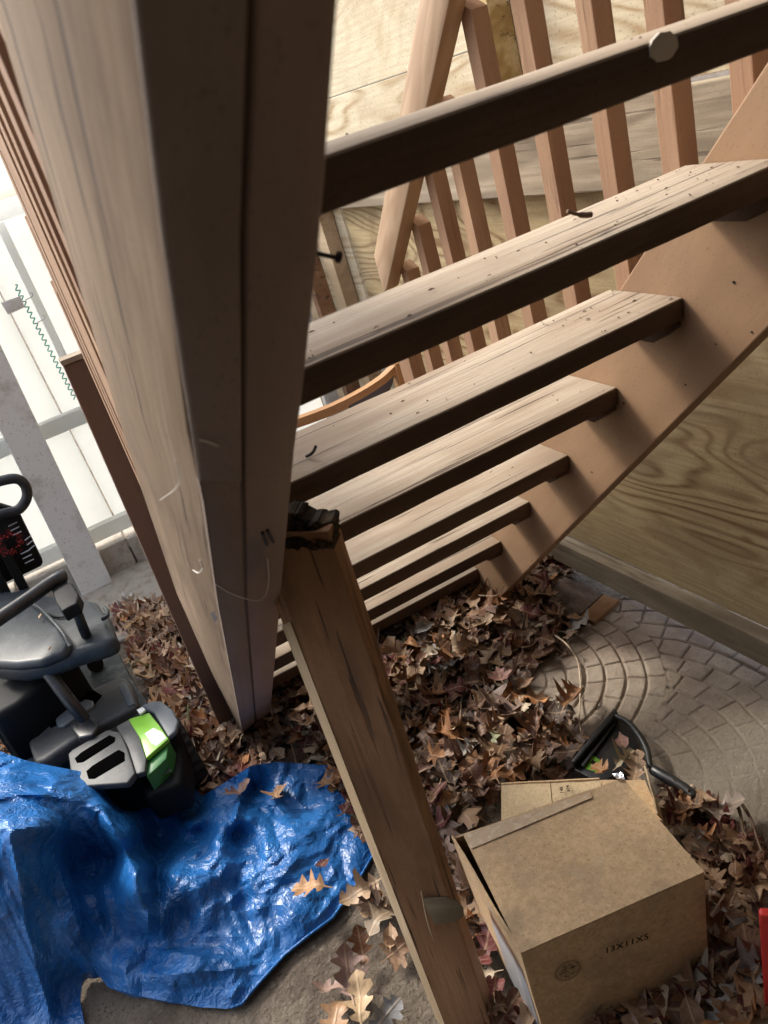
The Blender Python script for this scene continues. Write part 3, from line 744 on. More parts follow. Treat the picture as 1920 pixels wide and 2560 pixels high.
quadpatch('side_panel', A_, D_+Vector((-.001, .001, -.002)), Db, Ab, M['card'], box, .0035, warp=.0012, seed=5, inward=Vector((1, 0, 0)))
quadpatch('side_panel', B_+Vector((0, 0, -.004)), C_+Vector((0, 0, -.004)), Cb, Bb, M['card'], box, .0035, warp=.001, seed=8, inward=Vector((-1, 0, 0)))
quadpatch('back_panel', A_+Vector((0, 0, -.004)), B_+Vector((0, 0, -.004)), Bb, Ab, M['card'], box, .0035, warp=.001, seed=9, inward=Vector((0, -1, 0)))
# packing tape folded over the far edge
tA = atz(1160, 2087, .2832); tB = atz(1476, 1979, .2832); tC = atz(1480, 1994, .2835); tD = atz(1178, 2122, .2832)
quadpatch('packing_tape', tD, tC, tB, tA, M['tape'], box, .0005, 30, 4, .0003, 2, Vector((0, 0, -1)))
prism('foil_scrap', [atz(1530, 1935, .287), atz(1556, 1930, .290), atz(1562, 1948, .287), atz(1542, 1947, .287)], Vector((0, 0, -.001)), M['foil'], box, 0)
# front printing
def on_front(u, v, off=.0006):
    p = D_.lerp(C_, u).lerp(Db.lerp(Cb, u), v); nn = (C_-D_).cross(Db-D_).normalized()
    if nn.y > 0: nn = -nn
    return p+nn*off
def text_mesh(name, s, size, origin, ux, uy, mat, parent, bold=0.):
    cu = bpy.data.curves.new(name, 'FONT'); cu.body = s; cu.size = size; cu.offset = bold; cu.align_x = 'CENTER'; cu.align_y = 'CENTER'; cu.resolution_u = 2; cu.space_character = 1.12
    to = bpy.data.objects.new(name, cu); COL.objects.link(to)
    bpy.context.view_layer.update()
    me = bpy.data.meshes.new_from_object(to.evaluated_get(bpy.context.evaluated_depsgraph_get()))
    bpy.data.objects.remove(to); me.name = name
    for v in me.vertices: v.co = origin+ux*v.co.x+uy*v.co.y
    me.materials.clear(); return put(name, me, mat, parent)
def fit_front(px, py):
    nn = (C_-D_).cross(Db-D_).normalized(); r = Vector(ray(px, py)); o = Vector((0, 0, G)); t = (D_-o).dot(nn)/r.dot(nn)
    if nn.y > 0: nn = -nn
    return o+r*t+nn*.0026
ux = (fit_front(1620, 2342)-fit_front(1530, 2373)).normalized(); uy = (fit_front(1560, 2330)-fit_front(1568, 2390)); nnf = ux.cross(uy).normalized(); uy = nnf.cross(ux).normalized()
text_mesh('size_print', '13X11X5', .0175, fit_front(1565, 2356), ux, uy, M['ink'], box, .0004)
ec = fit_front(1418, 2423)
def annulus(bm, c, r0, r1, n=48, a0=0, a1=2*math.pi):
    pr = None; first = None
    for i in range(n+1):
        a = a0+(a1-a0)*i/n; d = ux*math.cos(a)+uy*math.sin(a)
        cur = (bm.verts.new(c+d*r0), bm.verts.new(c+d*r1))
        if pr: bm.faces.new((pr[0], pr[1], cur[1], cur[0]))
        pr = cur
bm = bmesh.new(); annulus(bm, ec, .0205, .0214); annulus(bm, ec, .0180, .0187)
for i in range(26):
    a = 2*math.pi*i/26; annulus(bm, ec, .0190+.0004, .0201-.0004, 2, a, a+.12)
rnd = random.Random(5)
for i in range(60):
    yy = rnd.uniform(-.0135, .0135); xx = rnd.uniform(-.0135, .0135)
    if xx*xx+yy*yy > .0145**2: continue
    wd = rnd.uniform(.0010, .0036); hh = .00055; p = ec+ux*xx+uy*yy
    bm.faces.new([bm.verts.new(p+ux*sx_*wd+uy*sy_*hh) for sx_, sy_ in ((-1, -1), (1, -1), (1, 1), (-1, 1))])
me = bpy.data.meshes.new('round_stamp'); bm.to_mesh(me); bm.free(); put('round_stamp', me, M['ink'], box)
# picture label on the side panel
q = N('printed_label'); g = q.obj(); sz = q.n('ShaderNodeSeparateXYZ'); q.l(g, sz.inputs[0])
c = q.ramp(q.math('ADD', sz.outputs[2], q.math('MULTIPLY', q.noise(g, 45, 5, .7), .05)), [(.10, (.30, .30, .31)), (.20, (.50, .52, .55)), (.235, (.12, .05, .03)), (.26, (.40, .24, .13)), (.275, (.65, .66, .68))])
M['label'] = q.done(c, .4, None, .4)
def on_side(u, v, off=.0015):
    p = A_.lerp(D_, u).lerp(Ab.lerp(Db, u), v); nn = (D_-A_).cross(Ab-A_).normalized()
    if nn.x > 0: nn = -nn
    return p+nn*off
mesh('picture_label', [on_side(.52, .10), on_side(.93, .24), on_side(.97, .99), on_side(.42, .99), on_side(.44, .45)], [(0, 1, 2, 3, 4)], M['label'], box)

# ---------------------------------------------------------------- second carton
b2 = empty('open_carton', atz(1400, 2000, 0), 'smaller kraft carton with an open flap behind the large box', 'cardboard box')
q0, q1, q2, q3 = atz(1255, 1961, .135), atz(1500, 1948, .125), atz(1520, 2040, .12), atz(1255, 2110, .125)
m0 = q0.lerp(q1, .50); m3 = q3.lerp(q2, .50)
quadpatch('top_flap', q0, m0-(q1-q0)*.004, m3-(q1-q0)*.004, q3, M['card_clean'], b2, .003, inward=Vector((0, 0, -1)))
quadpatch('top_flap', m0+(q1-q0)*.004, q1, q2, m3+(q1-q0)*.004, M['card_clean'], b2, .003, seed=4, inward=Vector((0, 0, -1)))
dz = Vector((0, 0, -.115))
quadpatch('side_panel', q0+Vector((-.002, 0, -.002)), q3+Vector((-.002, 0, -.002)), q3+dz+Vector((-.002, 0, 0)), q0+dz+Vector((-.002, 0, 0)), M['card'], b2, .003, inward=Vector((1, 0, 0)))
quadpatch('back_panel', q0+Vector((0, .002, .003)), q1+Vector((.0, .002, .003)), q1+dz, q0+dz, M['card'], b2, .003, seed=2, inward=Vector((0, -1, 0)))
r0, r1, r2, r3 = atz(1500, 1950, .10), atz(1612, 1950, .085), atz(1655, 2050, .08), atz(1560, 2060, .09)
quadpatch('inner_flap', r0, r1, r2, r3, M['card'], b2, .003, seed=6, inward=Vector((0, 0, -1)))
quadpatch('raised_flap', atz(1609, 1915, .145), atz(1641, 2035, .16), atz(1655, 2050, .08), atz(1622, 1955, .06), M['card_clean'], b2, .003, 8, 6, .003, 7, Vector((1, 0, 0)))
def uvq(u, v): return q0.lerp(q1, u).lerp(q3.lerp(q2, u), v)
u1 = (uvq(.7, .5)-uvq(.7, .2)).normalized(); u2 = (uvq(.8, .3)-uvq(.6, .3)).normalized(); u2 = (u2-u1*u2.dot(u1)).normalized()
nz = Vector((0, 0, .0035))
text_mesh('size_print', '148', .0095, atz(1404, 1977, .1325)+Vector((0, 0, .002)), u1*-1, u2, M['ink'], b2, .0003)
text_mesh('size_print', '904', .0095, atz(1420, 1973, .1325)+Vector((0, 0, .002)), u1*-1, u2, M['ink'], b2, .0003)

# ---------------------------------------------------------------- dustpan
dp = empty('dustpan', atz(1520, 1870, 0), 'dark plastic dustpan with green sticker lying on the slab', 'dustpan')
H0 = .042
rim = [(1538, 1786), (1560, 1800), (1520, 1862), (1530, 1905), (1500, 1950), (1436, 1958), (1436, 1918)]
slab('pan', [(1538, 1787), (1556, 1800), (1590, 1840), (1600, 1880), (1560, 1925), (1500, 1958), (1438, 1925), (1444, 1908)], H0-.012, .004, M['black'], dp, .001)
# raised back wall along the left edge
prism('back_wall', [atz(x, y, H0-.012) for x, y in [(1538, 1786), (1432, 1918), (1440, 1924), (1548, 1797)]], Vector((0, 0, .022)), M['black'], dp, .003)
prism('side_lip', [atz(x, y, H0-.008) for x, y in [(1452, 1914), (1535, 1806), (1541, 1811), (1460, 1920)]], Vector((0, 0, .005)), M['black'], dp, .001)
arm = spline([atz(1541, 1790, H0+.006), atz(1572, 1808, H0+.014), atz(1600, 1842, H0+.018), atz(1618, 1878, H0+.018), atz(1624, 1910, H0+.018), atz(1634, 1928, H0+.02)], 8)
tube('arm', arm, [.0055+.002*math.sin(math.pi*i/(len(arm)-1)) for i in range(len(arm))], M['black'], dp, 10)
hl = spline([atz(1628, 1922, H0+.02), atz(1650, 1935, H0+.024), atz(1690, 1958, H0+.024), atz(1722, 1980, H0+.022), atz(1738, 1997, H0+.02)], 8)
tube('handle', hl, [.007, .009, .0105]+[.0115]*(len(hl)-6)+[.011, .010, .006], M['black'], dp, 14)
gp = atz(1700, 1985, H0+.042)
tube('hang_hole', [atz(1702, 1979, H0+.030), atz(1702, 1979, H0+.038)], .0045, M['rust'], dp, 14)
mesh('green_sticker', [atz(x, y, H0-.0112) for x, y in [(1483, 1888), (1507, 1905), (1492, 1930), (1462, 1922)]], [(0, 1, 2, 3)], M['green'], dp)
mesh('sticker_print', [atz(x, y, H0-.0108) for x, y in [(1481, 1899), (1490, 1905), (1484, 1914), (1476, 1907)]], [(0, 1, 2, 3)], M['ink'], dp)

# ---------------------------------------------------------------- roots, twigs, red bin, plank
rt = spline([atz(1388, 1588, .045), atz(1418, 1612, .06), atz(1443, 1650, .03), atz(1451, 1700, .024), atz(1450, 1750, .024), atz(1448, 1800, .035), atz(1458, 1856, .03)], 8)
o = tube('dry_root', rt, [.0026-.0012*i/len(rt) for i in range(len(rt))], M['twig'], seg=7); tag(o, 'long thin pale root curving over the stamped slab', 'root')
for pts_, lab in [([(1842, 2006), (1852, 2040), (1858, 2075), (1868, 2090)], 'dark twig standing left of its twin by the slab edge'), ([(1856, 2012), (1878, 2050), (1894, 2100), (1905, 2130)], 'long pale twig right of its twin by the slab edge')]:
    p = spline([atz(x, y, .05+.01*i) for i, (x, y) in enumerate(pts_)], 5); o = tube('twig', p, [.0036-.0016*i/len(p) for i in range(len(p))], M['stick'], seg=7); tag(o, lab, 'twig')
o = tube('twig', spline([atz(1500, 1743, .022), atz(1494, 1757, .024), atz(1487, 1772, .021)], 4), .0028, M['stick'], seg=7); tag(o, 'short dark twig lying on the cobble stamped slab', 'twig')
o = tube('twig', spline([atz(1196, 1488, .10), atz(1225, 1490, .10), atz(1244, 1486, .11), atz(1262, 1462, .13)], 5), .0014, M['twig'], seg=6); tag(o, 'thin pale twig under the lowest stair tread', 'twig')
o = tube('twig', spline([aty(1418, 528, .76), aty(1436, 534, .76), aty(1460, 538, .76), aty(1478, 536, .76)], 5), [.0022]*8+[.0034]*8, M['stick'], seg=7); tag(o, 'small broken twig lying on the second visible tread', 'twig')
o = tube('twig', spline([atz(766, 1141, G-.388), atz(776, 1136, G-.385), atz(784, 1128, G-.38), atz(789, 1117, G-.37)], 5), .0022, M['iron'], seg=6); tag(o, 'crooked black twig lying near the left end of a tread', 'twig')
rb = empty('red_bin', atz(1960, 2450, 0), 'bright red plastic bin at the right edge of the leaves', 'bin')
e0 = atz(1897, 2287, .26); e1 = atz(1912, 2540, .03)
dA = Vector((.72, .69, 0)); dB = Vector((.72, -.69, 0)); e1.z = 0
def bx(o_, la, lb): return [o_, o_+dB*lb, o_+dB*lb+dA*la, o_+dA*la]
hexa('shell', bx(e1, .010, .22)+bx(e0, .010, .24), M['red'], rb, .003)
hexa('rim', bx(e0-dA*.002+dB*.001-Vector((0, 0, .018)), .013, .245)+bx(e0-dA*.002+dB*.001+Vector((0, 0, .002)), .013, .245), M['red'], rb, .003)
pk = [atz(1700, 2585, .05), atz(1960, 2505, .05), atz(1990, 2640, .05), atz(1730, 2720, .05)]
o = prism('loose_plank', pk, Vector((0, 0, -.03)), M['litewood'], None, .003, L=(pk[1]-pk[0]).normalized()); tag(o, 'pale loose plank end in the bottom right corner', 'plank')

# ---------------------------------------------------------------- mower
mw = empty('lawn_mower', atz(300, 1850, 0), 'black and grey electric lawn mower with a lime green panel', 'lawn mower')
def zq(l): return [(x*.3617, 1150+y*.3617) for x, y in l]
slab('deck', zq([(-60, 1850), (330, 1560), (560, 1400), (800, 1300), (850, 1400), (900, 1500), (1020, 1670), (900, 1850), (250, 2120), (190, 2110), (60, 1750)]), .20, .12, M['deck'], mw, .010, 3)
slab('hood', zq([(170, 1890), (200, 1870), (330, 1760), (560, 1610), (830, 1490), (890, 1510), (950, 1690), (690, 1830), (560, 1900), (300, 2080), (235, 2090)]), .245, .05, M['grey'], mw, .012, 3)
slab('hood_recess_shade', zq([(315, 1785), (420, 1700), (640, 1585), (705, 1625), (650, 1690), (350, 1850)]), .2470, .01, M['void'], mw, .001)
slab('grip_bar', zq([(378, 1790), (450, 1730), (590, 1650), (640, 1660), (645, 1690), (540, 1760), (440, 1835), (395, 1840)]), .256, .012, M['clear'], mw, .004, 3)
slab('hood_ridge', zq([(815, 1560), (850, 1530), (880, 1550), (930, 1680), (885, 1700)]), .2495, .01, M['silver'], mw, .003)
slab('motor_body', zq([(475, 2040), (740, 1868), (890, 1786), (1030, 1690), (1180, 1730), (1205, 1865), (1010, 2060), (930, 2155), (500, 2255)]), .244, .12, M['blackmatte'], mw, .006, 2)
slab('battery_door', zq([(470, 2030), (500, 2000), (740, 1862), (830, 1880), (880, 1990), (935, 2160), (880, 2230), (500, 2260)]), .262, .018, M['grey'], mw, .004, 3)
for s in ([(515, 2062), (560, 2020), (755, 1900), (795, 1915), (790, 1945), (570, 2085), (530, 2090)], [(595, 2150), (640, 2110), (820, 2000), (858, 2020), (860, 2075), (650, 2200), (610, 2200)]):
    slab('slot', zq(s), .2640, .01, M['void'], mw, .001)
slab('side_band', zq([(800, 1840), (890, 1790), (960, 1900), (1010, 2060), (1000, 2150), (940, 2170), (880, 1980)]), .258, .016, M['grey'], mw, .004)
slab('green_panel', zq([(885, 1790), (1030, 1745), (1100, 1830), (1165, 1925), (1010, 2060), (965, 1920)]), .259, .012, M['green'], mw, .003, 3)
slab('panel_sticker', zq([(1000, 1890), (1060, 1850), (1120, 1880), (1150, 1920), (1080, 1975), (1040, 1950)]), .2600, .003, M['white'], mw, .0005)
slab('green_skirt', zq([(1010, 2066), (1168, 1932), (1150, 2060), (1080, 2130), (1010, 2190)]), .245, .12, M['darkgreen'], mw, .004)
slab('corner_cover', zq([(975, 1700), (1040, 1665), (1110, 1660), (1190, 1720), (1232, 1800), (1215, 1870), (1160, 1915), (1060, 1745)]), .254, .014, M['silver'], mw, .005, 3)
slab('nose', zq([(1000, 2070), (1160, 1940), (1215, 1880), (1245, 1950), (1265, 2060), (1250, 2230), (1000, 2330), (940, 2200)]), .20, .09, M['blackmatte'], mw, .014, 3)
mesh('print_plate', [atz(x, y, .2165) for x, y in [(394, 1915), (418, 1902), (430, 1928), (408, 1938)]], [(0, 1, 2, 3)], M['grey'], mw)
slab('warning_sticker', zq([(945, 1725), (985, 1705), (1005, 1725), (965, 1755)]), .268, .006, M['white'], mw, .001)
# wheel with treaded tyre
def wheel(c, axis, r, w_, parent):
    axis = axis.normalized(); up = Vector((0, 0, 1)); sd = axis.cross(up).normalized(); bm = bmesh.new(); n = 48; rr = []
    prof = [(-w_*.5, r*.62), (-w_*.5, r*.9), (-w_*.38, r*.985), (0, r), (w_*.38, r*.985), (w_*.5, r*.9), (w_*.5, r*.62)]
    for k in range(n):
        a = 2*math.pi*k/n; d = sd*math.cos(a)+up*math.sin(a); bump_ = .003 if k % 2 else -.002
        rr.append([bm.verts.new(c+axis*u+d*(v+(bump_ if 1 < i < 5 else 0))) for i, (u, v) in enumerate(prof)])
    for k in range(n):
        for i in range(len(prof)-1): bm.faces.new((rr[k][i], rr[(k+1) % n][i], rr[(k+1) % n][i+1], rr[k][i+1]))
    bmesh.ops.recalc_face_normals(bm, faces=bm.faces)
    me = bpy.data.meshes.new('wheel'); bm.to_mesh(me); bm.free(); o = put('wheel', me, M['rubber'], parent)
    tube('rim', [c-axis*w_*.42, c+axis*w_*.42], r*.63, M['grey'], o, 24)
    return o
wheel(atz(468, 1886, .09), Vector((1, .05, 0)), .098, .05, mw)
wheel(atz(250, 2010, .085), Vector((1, .05, 0)), .095, .05, mw)
# centre stem, console, bag and folded handle
tube('stem', [atz(110, 1668, .40), atz(168, 1745, .34), atz(212, 1800, .27)], .0165, M['black'], mw, 16)
slab('bag_underside', zq([(-80, 1440), (300, 1425), (520, 1335), (400, 1470), (260, 1560), (120, 1680), (-80, 1790)]), .36, .18, M['blackmatte'], mw, .02, 4)
slab('stem_base', zq([(480, 1810), (610, 1750), (680, 1830), (640, 1900), (540, 1920), (500, 1870)]), .275, .04, M['black'], mw, .006, 3)
slab('collection_bag', zq([(-80, 880), (100, 895), (230, 860), (350, 925), (520, 935), (660, 965), (700, 1030), (735, 1035), (755, 1110), (800, 1225), (700, 1270), (500, 1330), (300, 1410), (120, 1440), (-80, 1430)]), .43, .055, M['bag'], mw, .024, 5)
slab('bag_lid', zq([(-80, 1030), (200, 990), (260, 1010), (420, 1150), (490, 1260), (440, 1320), (280, 1390), (100, 1410), (-80, 1400)]), .447, .03, M['bag'], mw, .020, 4)
tube('bag_piping', spline([atz(x, y, .452) for x, y in [(83, 1512), (100, 1520), (125, 1545), (150, 1573), (162, 1590), (176, 1617)]], 5), .0042, M['bag'], mw, 8)
tube('bag_rim', spline([atz(x, y, .40) for x, y in [(-20, 1672), (50, 1672), (105, 1662), (160, 1640), (215, 1612)]], 6), .010, M['black'], mw, 10)
tube('bag_seam', spline([atz(x, y, .436) for x, y in [(122, 1535), (140, 1542), (165, 1541), (188, 1530)]], 5), .003, M['blackmatte'], mw, 8)
tube('upper_handle', spline([atz(-40, 1572, .56), atz(60, 1505, .56), atz(120, 1462, .56), atz(150, 1444, .56), atz(162, 1440, .556)], 5), [.0185]*20+[.014], M['black'], mw, 18)
slab('handle_bracket', zq([(345, 870), (440, 830), (500, 850), (545, 925), (530, 990), (500, 1000), (425, 1045), (385, 985)]), .55, .035, M['blackmatte'], mw, .006, 3)
tube('side_arm', [atz(185, 1512, .53), atz(212, 1580, .45), atz(240, 1640, .30)], [.013, .013, .013], M['black'], mw, 12)
tube('arm_foot', [atz(238, 1660, .212), atz(238, 1660, .225)], .023, M['blackmatte'], mw, 20)
tube('catch', spline([atz(255, 1548, .445), atz(268, 1540, .448), atz(268, 1528, .448), atz(262, 1520, .446)], 4), .006, M['bag'], mw, 8)
for (x, y) in ((95, 1537), (118, 1617)):
    o = slab('wood_chip', [(x, y+6), (x+6, y-4), (x+9, y-2), (x+3, y+8)], .462, .003, M['litewood'], None, .0005); tag(o, 'tiny pale wood chip near the fold of the mower bag' if x < 100 else 'tiny pale wood chip low on the mower bag', 'wood chip')
# upright slotted panel with loop handle
ct = empty('folding_cart', atz(40, 1560, 0), 'upright black slotted cart panel with a loop handle behind the mower', 'cart')
YC = 2.55
lp = spline([aty(-50, 1218, YC), aty(0, 1203, YC), aty(40, 1197, YC), aty(62, 1212, YC), aty(68, 1238, YC), aty(58, 1262, YC), aty(40, 1277, YC), aty(5, 1285, YC), aty(-50, 1305, YC)], 6)
tube('loop_handle', lp, .0155, M['black'], ct, 16)
prism('panel', [aty(x, y, YC+.01) for x, y in [(-60, 1290), (0, 1262), (46, 1276), (52, 1290), (108, 1405), (104, 1416), (42, 1446), (-60, 1490)]], Vector((0, .03, 0)), M['blackmatte'], ct, .006, 3)
for k in range(9):
    x = 18+k*5.2; y = 1316+k*11.6
    if 3 <= k <= 5: x += 26
    tube('slot', [aty(x+3, y, YC+.006), aty(x+3+22-(8 if 3 <= k <= 5 else 0), y-11, YC+.006)], .0022, M['metal'], ct, 6)
for (x0, y0, x1, y1) in ((-14, 1360, 50, 1480), (-50, 1380, 8, 1500)):
    beam('leg', aty(x0, y0, YC-.03), aty(x1, y1, YC-.03), Vector((.028, 0, 0)), Vector((0, .02, 0)), M['blackmatte'], ct, .003)
a0 = aty(50, 1480, YC-.03); beam('leg', a0, Vector((a0.x, a0.y+.02, 0)), Vector((.028, 0, 0)), Vector((0, .02, 0)), M['blackmatte'], ct, .003)
bm = bmesh.new(); c = aty(22, 1358, YC-.06); rnd = random.Random(3)
for i in range(420):
    a = rnd.random()*6.283; r = .030+.012*rnd.gauss(0, .5); p = c+Vector((math.cos(a)*r*1.15, rnd.gauss(0, .008), math.sin(a)*r)); s = .0035
    vv = [bm.verts.new(p+Vector((rnd.uniform(-s, s), rnd.uniform(-s, s), rnd.uniform(-s, s)))) for _ in range(3)]; bm.faces.new(vv)
me = bpy.data.meshes.new('tinsel_wreath'); bm.to_mesh(me); bm.free(); o = put('tinsel_wreath', me, M['tinsel']); tag(o, 'small glittery red tinsel wreath hanging on the black cart panel', 'ornament')

# ---------------------------------------------------------------- blue tarp
def tarp():
    O = [(-60, 1866), (0, 1878), (60, 1900), (130, 1915), (211, 1930), (271, 1951), (319, 1981), (350, 1948), (386, 1924), (434, 1933), (470, 1958), (506, 1990), (561, 1957), (627, 1914), (690, 1905), (741, 1908), (820, 1913), (856, 1945), (905, 2040), (933, 2137), (885, 2220), (832, 2294), (770, 2340), (711, 2388), (650, 2455), (603, 2511), (567, 2522), (500, 2518), (434, 2507), (350, 2490), (271, 2469), (240, 2430), (215, 2395), (206, 2440), (200, 2500), (214, 2580), (214, 2640), (-60, 2640)]
    Cp = [(-60, 1870, .30), (0, 1880, .30), (100, 1912, .29), (211, 1930, .26), (271, 1951, .20), (319, 1981, .13), (0, 1960, .36), (120, 1990, .34), (0, 2060, .40), (130, 2060, .34), (-60, 2060, .40),
          (0, 2200, .32), (0, 2400, .15), (0, 2560, .03), (100, 2200, .28), (120, 2400, .11), (180, 2600, .0), (205, 2440, .02), (-60, 2300, .26), (-60, 2640, .0), (60, 2130, .36), (60, 2090, .38), (60, 2560, .02),
          (200, 2030, .28), (262, 2030, .25), (170, 2130, .22), (138, 2200, .22), (145, 2260, .19), (320, 2090, .22), (355, 2180, .19), (300, 2130, .17), (240, 2130, .16), (220, 2260, .13), (258, 2190, .13), (365, 2230, .18), (372, 2300, .13), (350, 2335, .07), (290, 2230, .15), (262, 2300, .09), (300, 2420, .05), (230, 2380, .08), (271, 2469, .006), (195, 2330, .14),
          (300, 2005, .12), (380, 2040, .07), (450, 2110, .04), (400, 2150, .03), (470, 2040, .05), (365, 2100, .05), (500, 2080, .03), (386, 2200, .05), (395, 2240, .05),
          (386, 1924, .13), (434, 1933, .13), (400, 1990, .11), (440, 2010, .08), (500, 2005, .05), (540, 2040, .07), (480, 2060, .07), (600, 1990, .05), (585, 2083, .03), (560, 2070, .09), (640, 1970, .03),
          (610, 2050, .08), (560, 2110, .095), (500, 2150, .10), (430, 2185, .11), (416, 2240, .09), (627, 1914, .10), (606, 1990, .04), (665, 2010, .05), (741, 1908, .05), (856, 1945, .03), (700, 2100, .055), (800, 2200, .035), (933, 2137, .004), (832, 2294, .004), (711, 2388, .004), (603, 2511, .004), (450, 2300, .055), (500, 2400, .05), (434, 2507, .006), (600, 2300, .045), (370, 2420, .055), (560, 2230, .06), (650, 2200, .055), (400, 2360, .05), (560, 2395, .04), (520, 2440, .03), (360, 2370, .04), (770, 2060, .045), (870, 2180, .018), (760, 2310, .018), (650, 2410, .018)]
    X = np.array([c[:2] for c in Cp])/300.; Z = np.array([c[2] for c in Cp])
    def K(r): return np.where(r > 0, r*r*np.log(r+1e-9), 0)
    n = len(X); D = np.linalg.norm(X[:, None]-X[None], axis=2); A = np.zeros((n+3, n+3)); A[:n, :n] = K(D)+np.eye(n)*.0015; A[:n, n] = 1; A[:n, n+1:] = X; A[n, :n] = 1; A[n+1:, :n] = X.T
    sol = np.linalg.solve(A, np.r_[Z, 0, 0, 0])
    folds = [((250, 2010), (300, 2090), .03, 14), ((258, 2030), (372, 2240), .035, 16), ((372, 2240), (368, 2340), .03, 14), ((140, 2150), (205, 2340), .03, 16), ((255, 2200), (280, 2330), .025, 12), ((627, 1914), (575, 2085), .035, 11), ((600, 2060), (420, 2180), .02, 16), ((386, 1930), (330, 2000), .02, 14), ((434, 1935), (450, 2010), .02, 12), ((470, 2075), (590, 2000), .02, 12), ((0, 2075), (150, 2065), .02, 18), ((360, 2370), (560, 2400), .022, 18), ((380, 2440), (620, 2420), .02, 18), ((620, 2430), (560, 2515), .015, 12), ((420, 2190), (405, 2330), .025, 12), ((700, 2180), (820, 2030), .008, 14), ((640, 2280), (760, 2120), .008, 12), ((510, 2300), (640, 2200), .010, 12), ((780, 2310), (900, 2170), .006, 8), ((60, 2300), (130, 2560), .02, 16), ((20, 2060), (70, 2330), .015, 16), ((120, 1935), (220, 2010), .015, 14), ((180, 2010), (262, 2030), .012, 10), ((545, 2290), (700, 2260), .008, 12), ((470, 2340), (610, 2340), .009, 12), ((330, 2000), (470, 1970), .02, 12)]
    st = 5; cols = range(-60, 950, st); rows = range(1862, 2646, st)
    def inside(x, y):
        c = False; j = len(O)-1
        for i in range(len(O)):
            if (O[i][1] > y) != (O[j][1] > y) and x < (O[j][0]-O[i][0])*(y-O[i][1])/(O[j][1]-O[i][1])+O[i][0]: c = not c
            j = i
        return c
    def edge(x, y):
        b = (1e9, None)
        for i in range(len(O)):
            x0, y0 = O[i-1]; x1, y1 = O[i]; dx, dy = x1-x0, y1-y0; t = max(0, min(1, ((x-x0)*dx+(y-y0)*dy)/(dx*dx+dy*dy))); qx, qy = x0+dx*t, y0+dy*t; d = math.hypot(x-qx, y-qy)
            if d < b[0]: b = (d, (qx, qy))
        return b
    def hsh(i, j, k):
        n_ = (i*73856093 ^ j*19349663 ^ k*83492791) & 0xffffffff; n_ = (n_*1103515245+12345) & 0x7fffffff; n_ ^= n_ >> 13; n_ = (n_*1103515245+12345) & 0x7fffffff
        return (n_ % 10007)/10007.
    def facet(x, y, k):
        s_ = (x+y)*.366; X_, Y_ = x+s_, y+s_; i, j = math.floor(X_), math.floor(Y_); a, b = X_-i, Y_-j
        if a > b: return (1-a)*hsh(i, j, k)+(a-b)*hsh(i+1, j, k)+b*hsh(i+1, j+1, k)
        return (1-b)*hsh(i, j, k)+(b-a)*hsh(i, j+1, k)+a*hsh(i+1, j+1, k)
    idx = {}; V = []; 
    def zat(x, y):
        p = np.array([x, y])/300.; r = np.linalg.norm(X-p, axis=1); z = float(K(r) @ sol[:n]+sol[n]+sol[n+1:] @ p)
        for (x0, y0), (x1, y1), a, wd in folds:
            dx, dy = x1-x0, y1-y0; t = ((x-x0)*dx+(y-y0)*dy)/(dx*dx+dy*dy); tt = max(0, min(1, t)); d = math.hypot(x-x0-dx*tt, y-y0-dy*tt)
            if d < wd*2.2: z += a*.8*(1-d/(wd*2.2))**1.3*math.sin(math.pi*min(1, max(0, .12+tt*.8)))
        w_ = atz(x, y, max(z, .01)); v = Vector((w_.x*8, w_.y*8, 1))
        rd = 1-abs(noise.noise(v))*2; z += .0015*(rd-.4)
        v = Vector((w_.x*31+4, w_.y*31, 3)); z += .0005*(1-abs(noise.noise(v))*2)
        wx_ = .05*noise.noise(Vector((w_.x*7, w_.y*7, 4))); wy_ = .05*noise.noise(Vector((w_.x*7, w_.y*7, 8)))
        a_ = w_.x+wx_; b_ = w_.y+wy_; flat = min(1., z/.03)
        z += flat*(.024*(facet(a_*10, b_*13, 1)-.5)+.015*(facet(a_*24+3, b_*19, 2)-.5)+.0075*(facet(a_*46, b_*52+5, 3)-.5))
        return max(z, .004)
    for y in rows:
        for x in cols:
            if inside(x, y):
                d, qq = edge(x, y); bd = any(not inside(x+dx_*st, y+dy_*st) for dx_ in (-1, 0, 1) for dy_ in (-1, 0, 1)); px, py = (qq if (bd and d < st*1.6) or d < st*.6 else (x, y))
                idx[(x, y)] = len(V); V.append(atz(px, py, zat(px, py)))
    F_ = []
    for (x, y) in idx:
        k = [(x, y), (x+st, y), (x+st, y+st), (x, y+st)]
        if all(t in idx for t in k): F_.append([idx[t] for t in k])
        elif sum(t in idx for t in k) == 3: F_.append([idx[t] for t in k if t in idx])
    for (x, y) in idx:
        k = [(x-st, y), (x, y), (x, y+st), (x-st, y+st)]
        if (x, y) in idx and (x-st, y) not in idx and (x, y+st) in idx and (x-st, y+st) in idx: F_.append([idx[t] for t in k if t in idx])
    F2 = {tuple(sorted(f)): f for f in F_}.values()
    me = bpy.data.meshes.new('tarp'); me.from_pydata([tuple(v) for v in V], [], [list(f) for f in F2]); me.update()
    bm = bmesh.new(); bm.from_mesh(me); bmesh.ops.recalc_face_normals(bm, faces=bm.faces)
    be = [e for e in bm.edges if e.is_boundary]
    r_ = bmesh.ops.extrude_edge_only(bm, edges=be)
    for v in [v for v in r_['geom'] if isinstance(v, bmesh.types.BMVert)]:
        v.co.z = max(.0, v.co.z-.25 if v.co.z > .1 else 0.0); v.co.y += .004
    for f in bm.faces: f.smooth = True
    bm.to_mesh(me); bm.free(); me.set_sharp_from_angle(angle=.22)
    o = put('blue_tarp', me, M['tarp']); tag(o, 'crumpled shiny blue plastic tarpaulin draped on the ground', 'tarp')
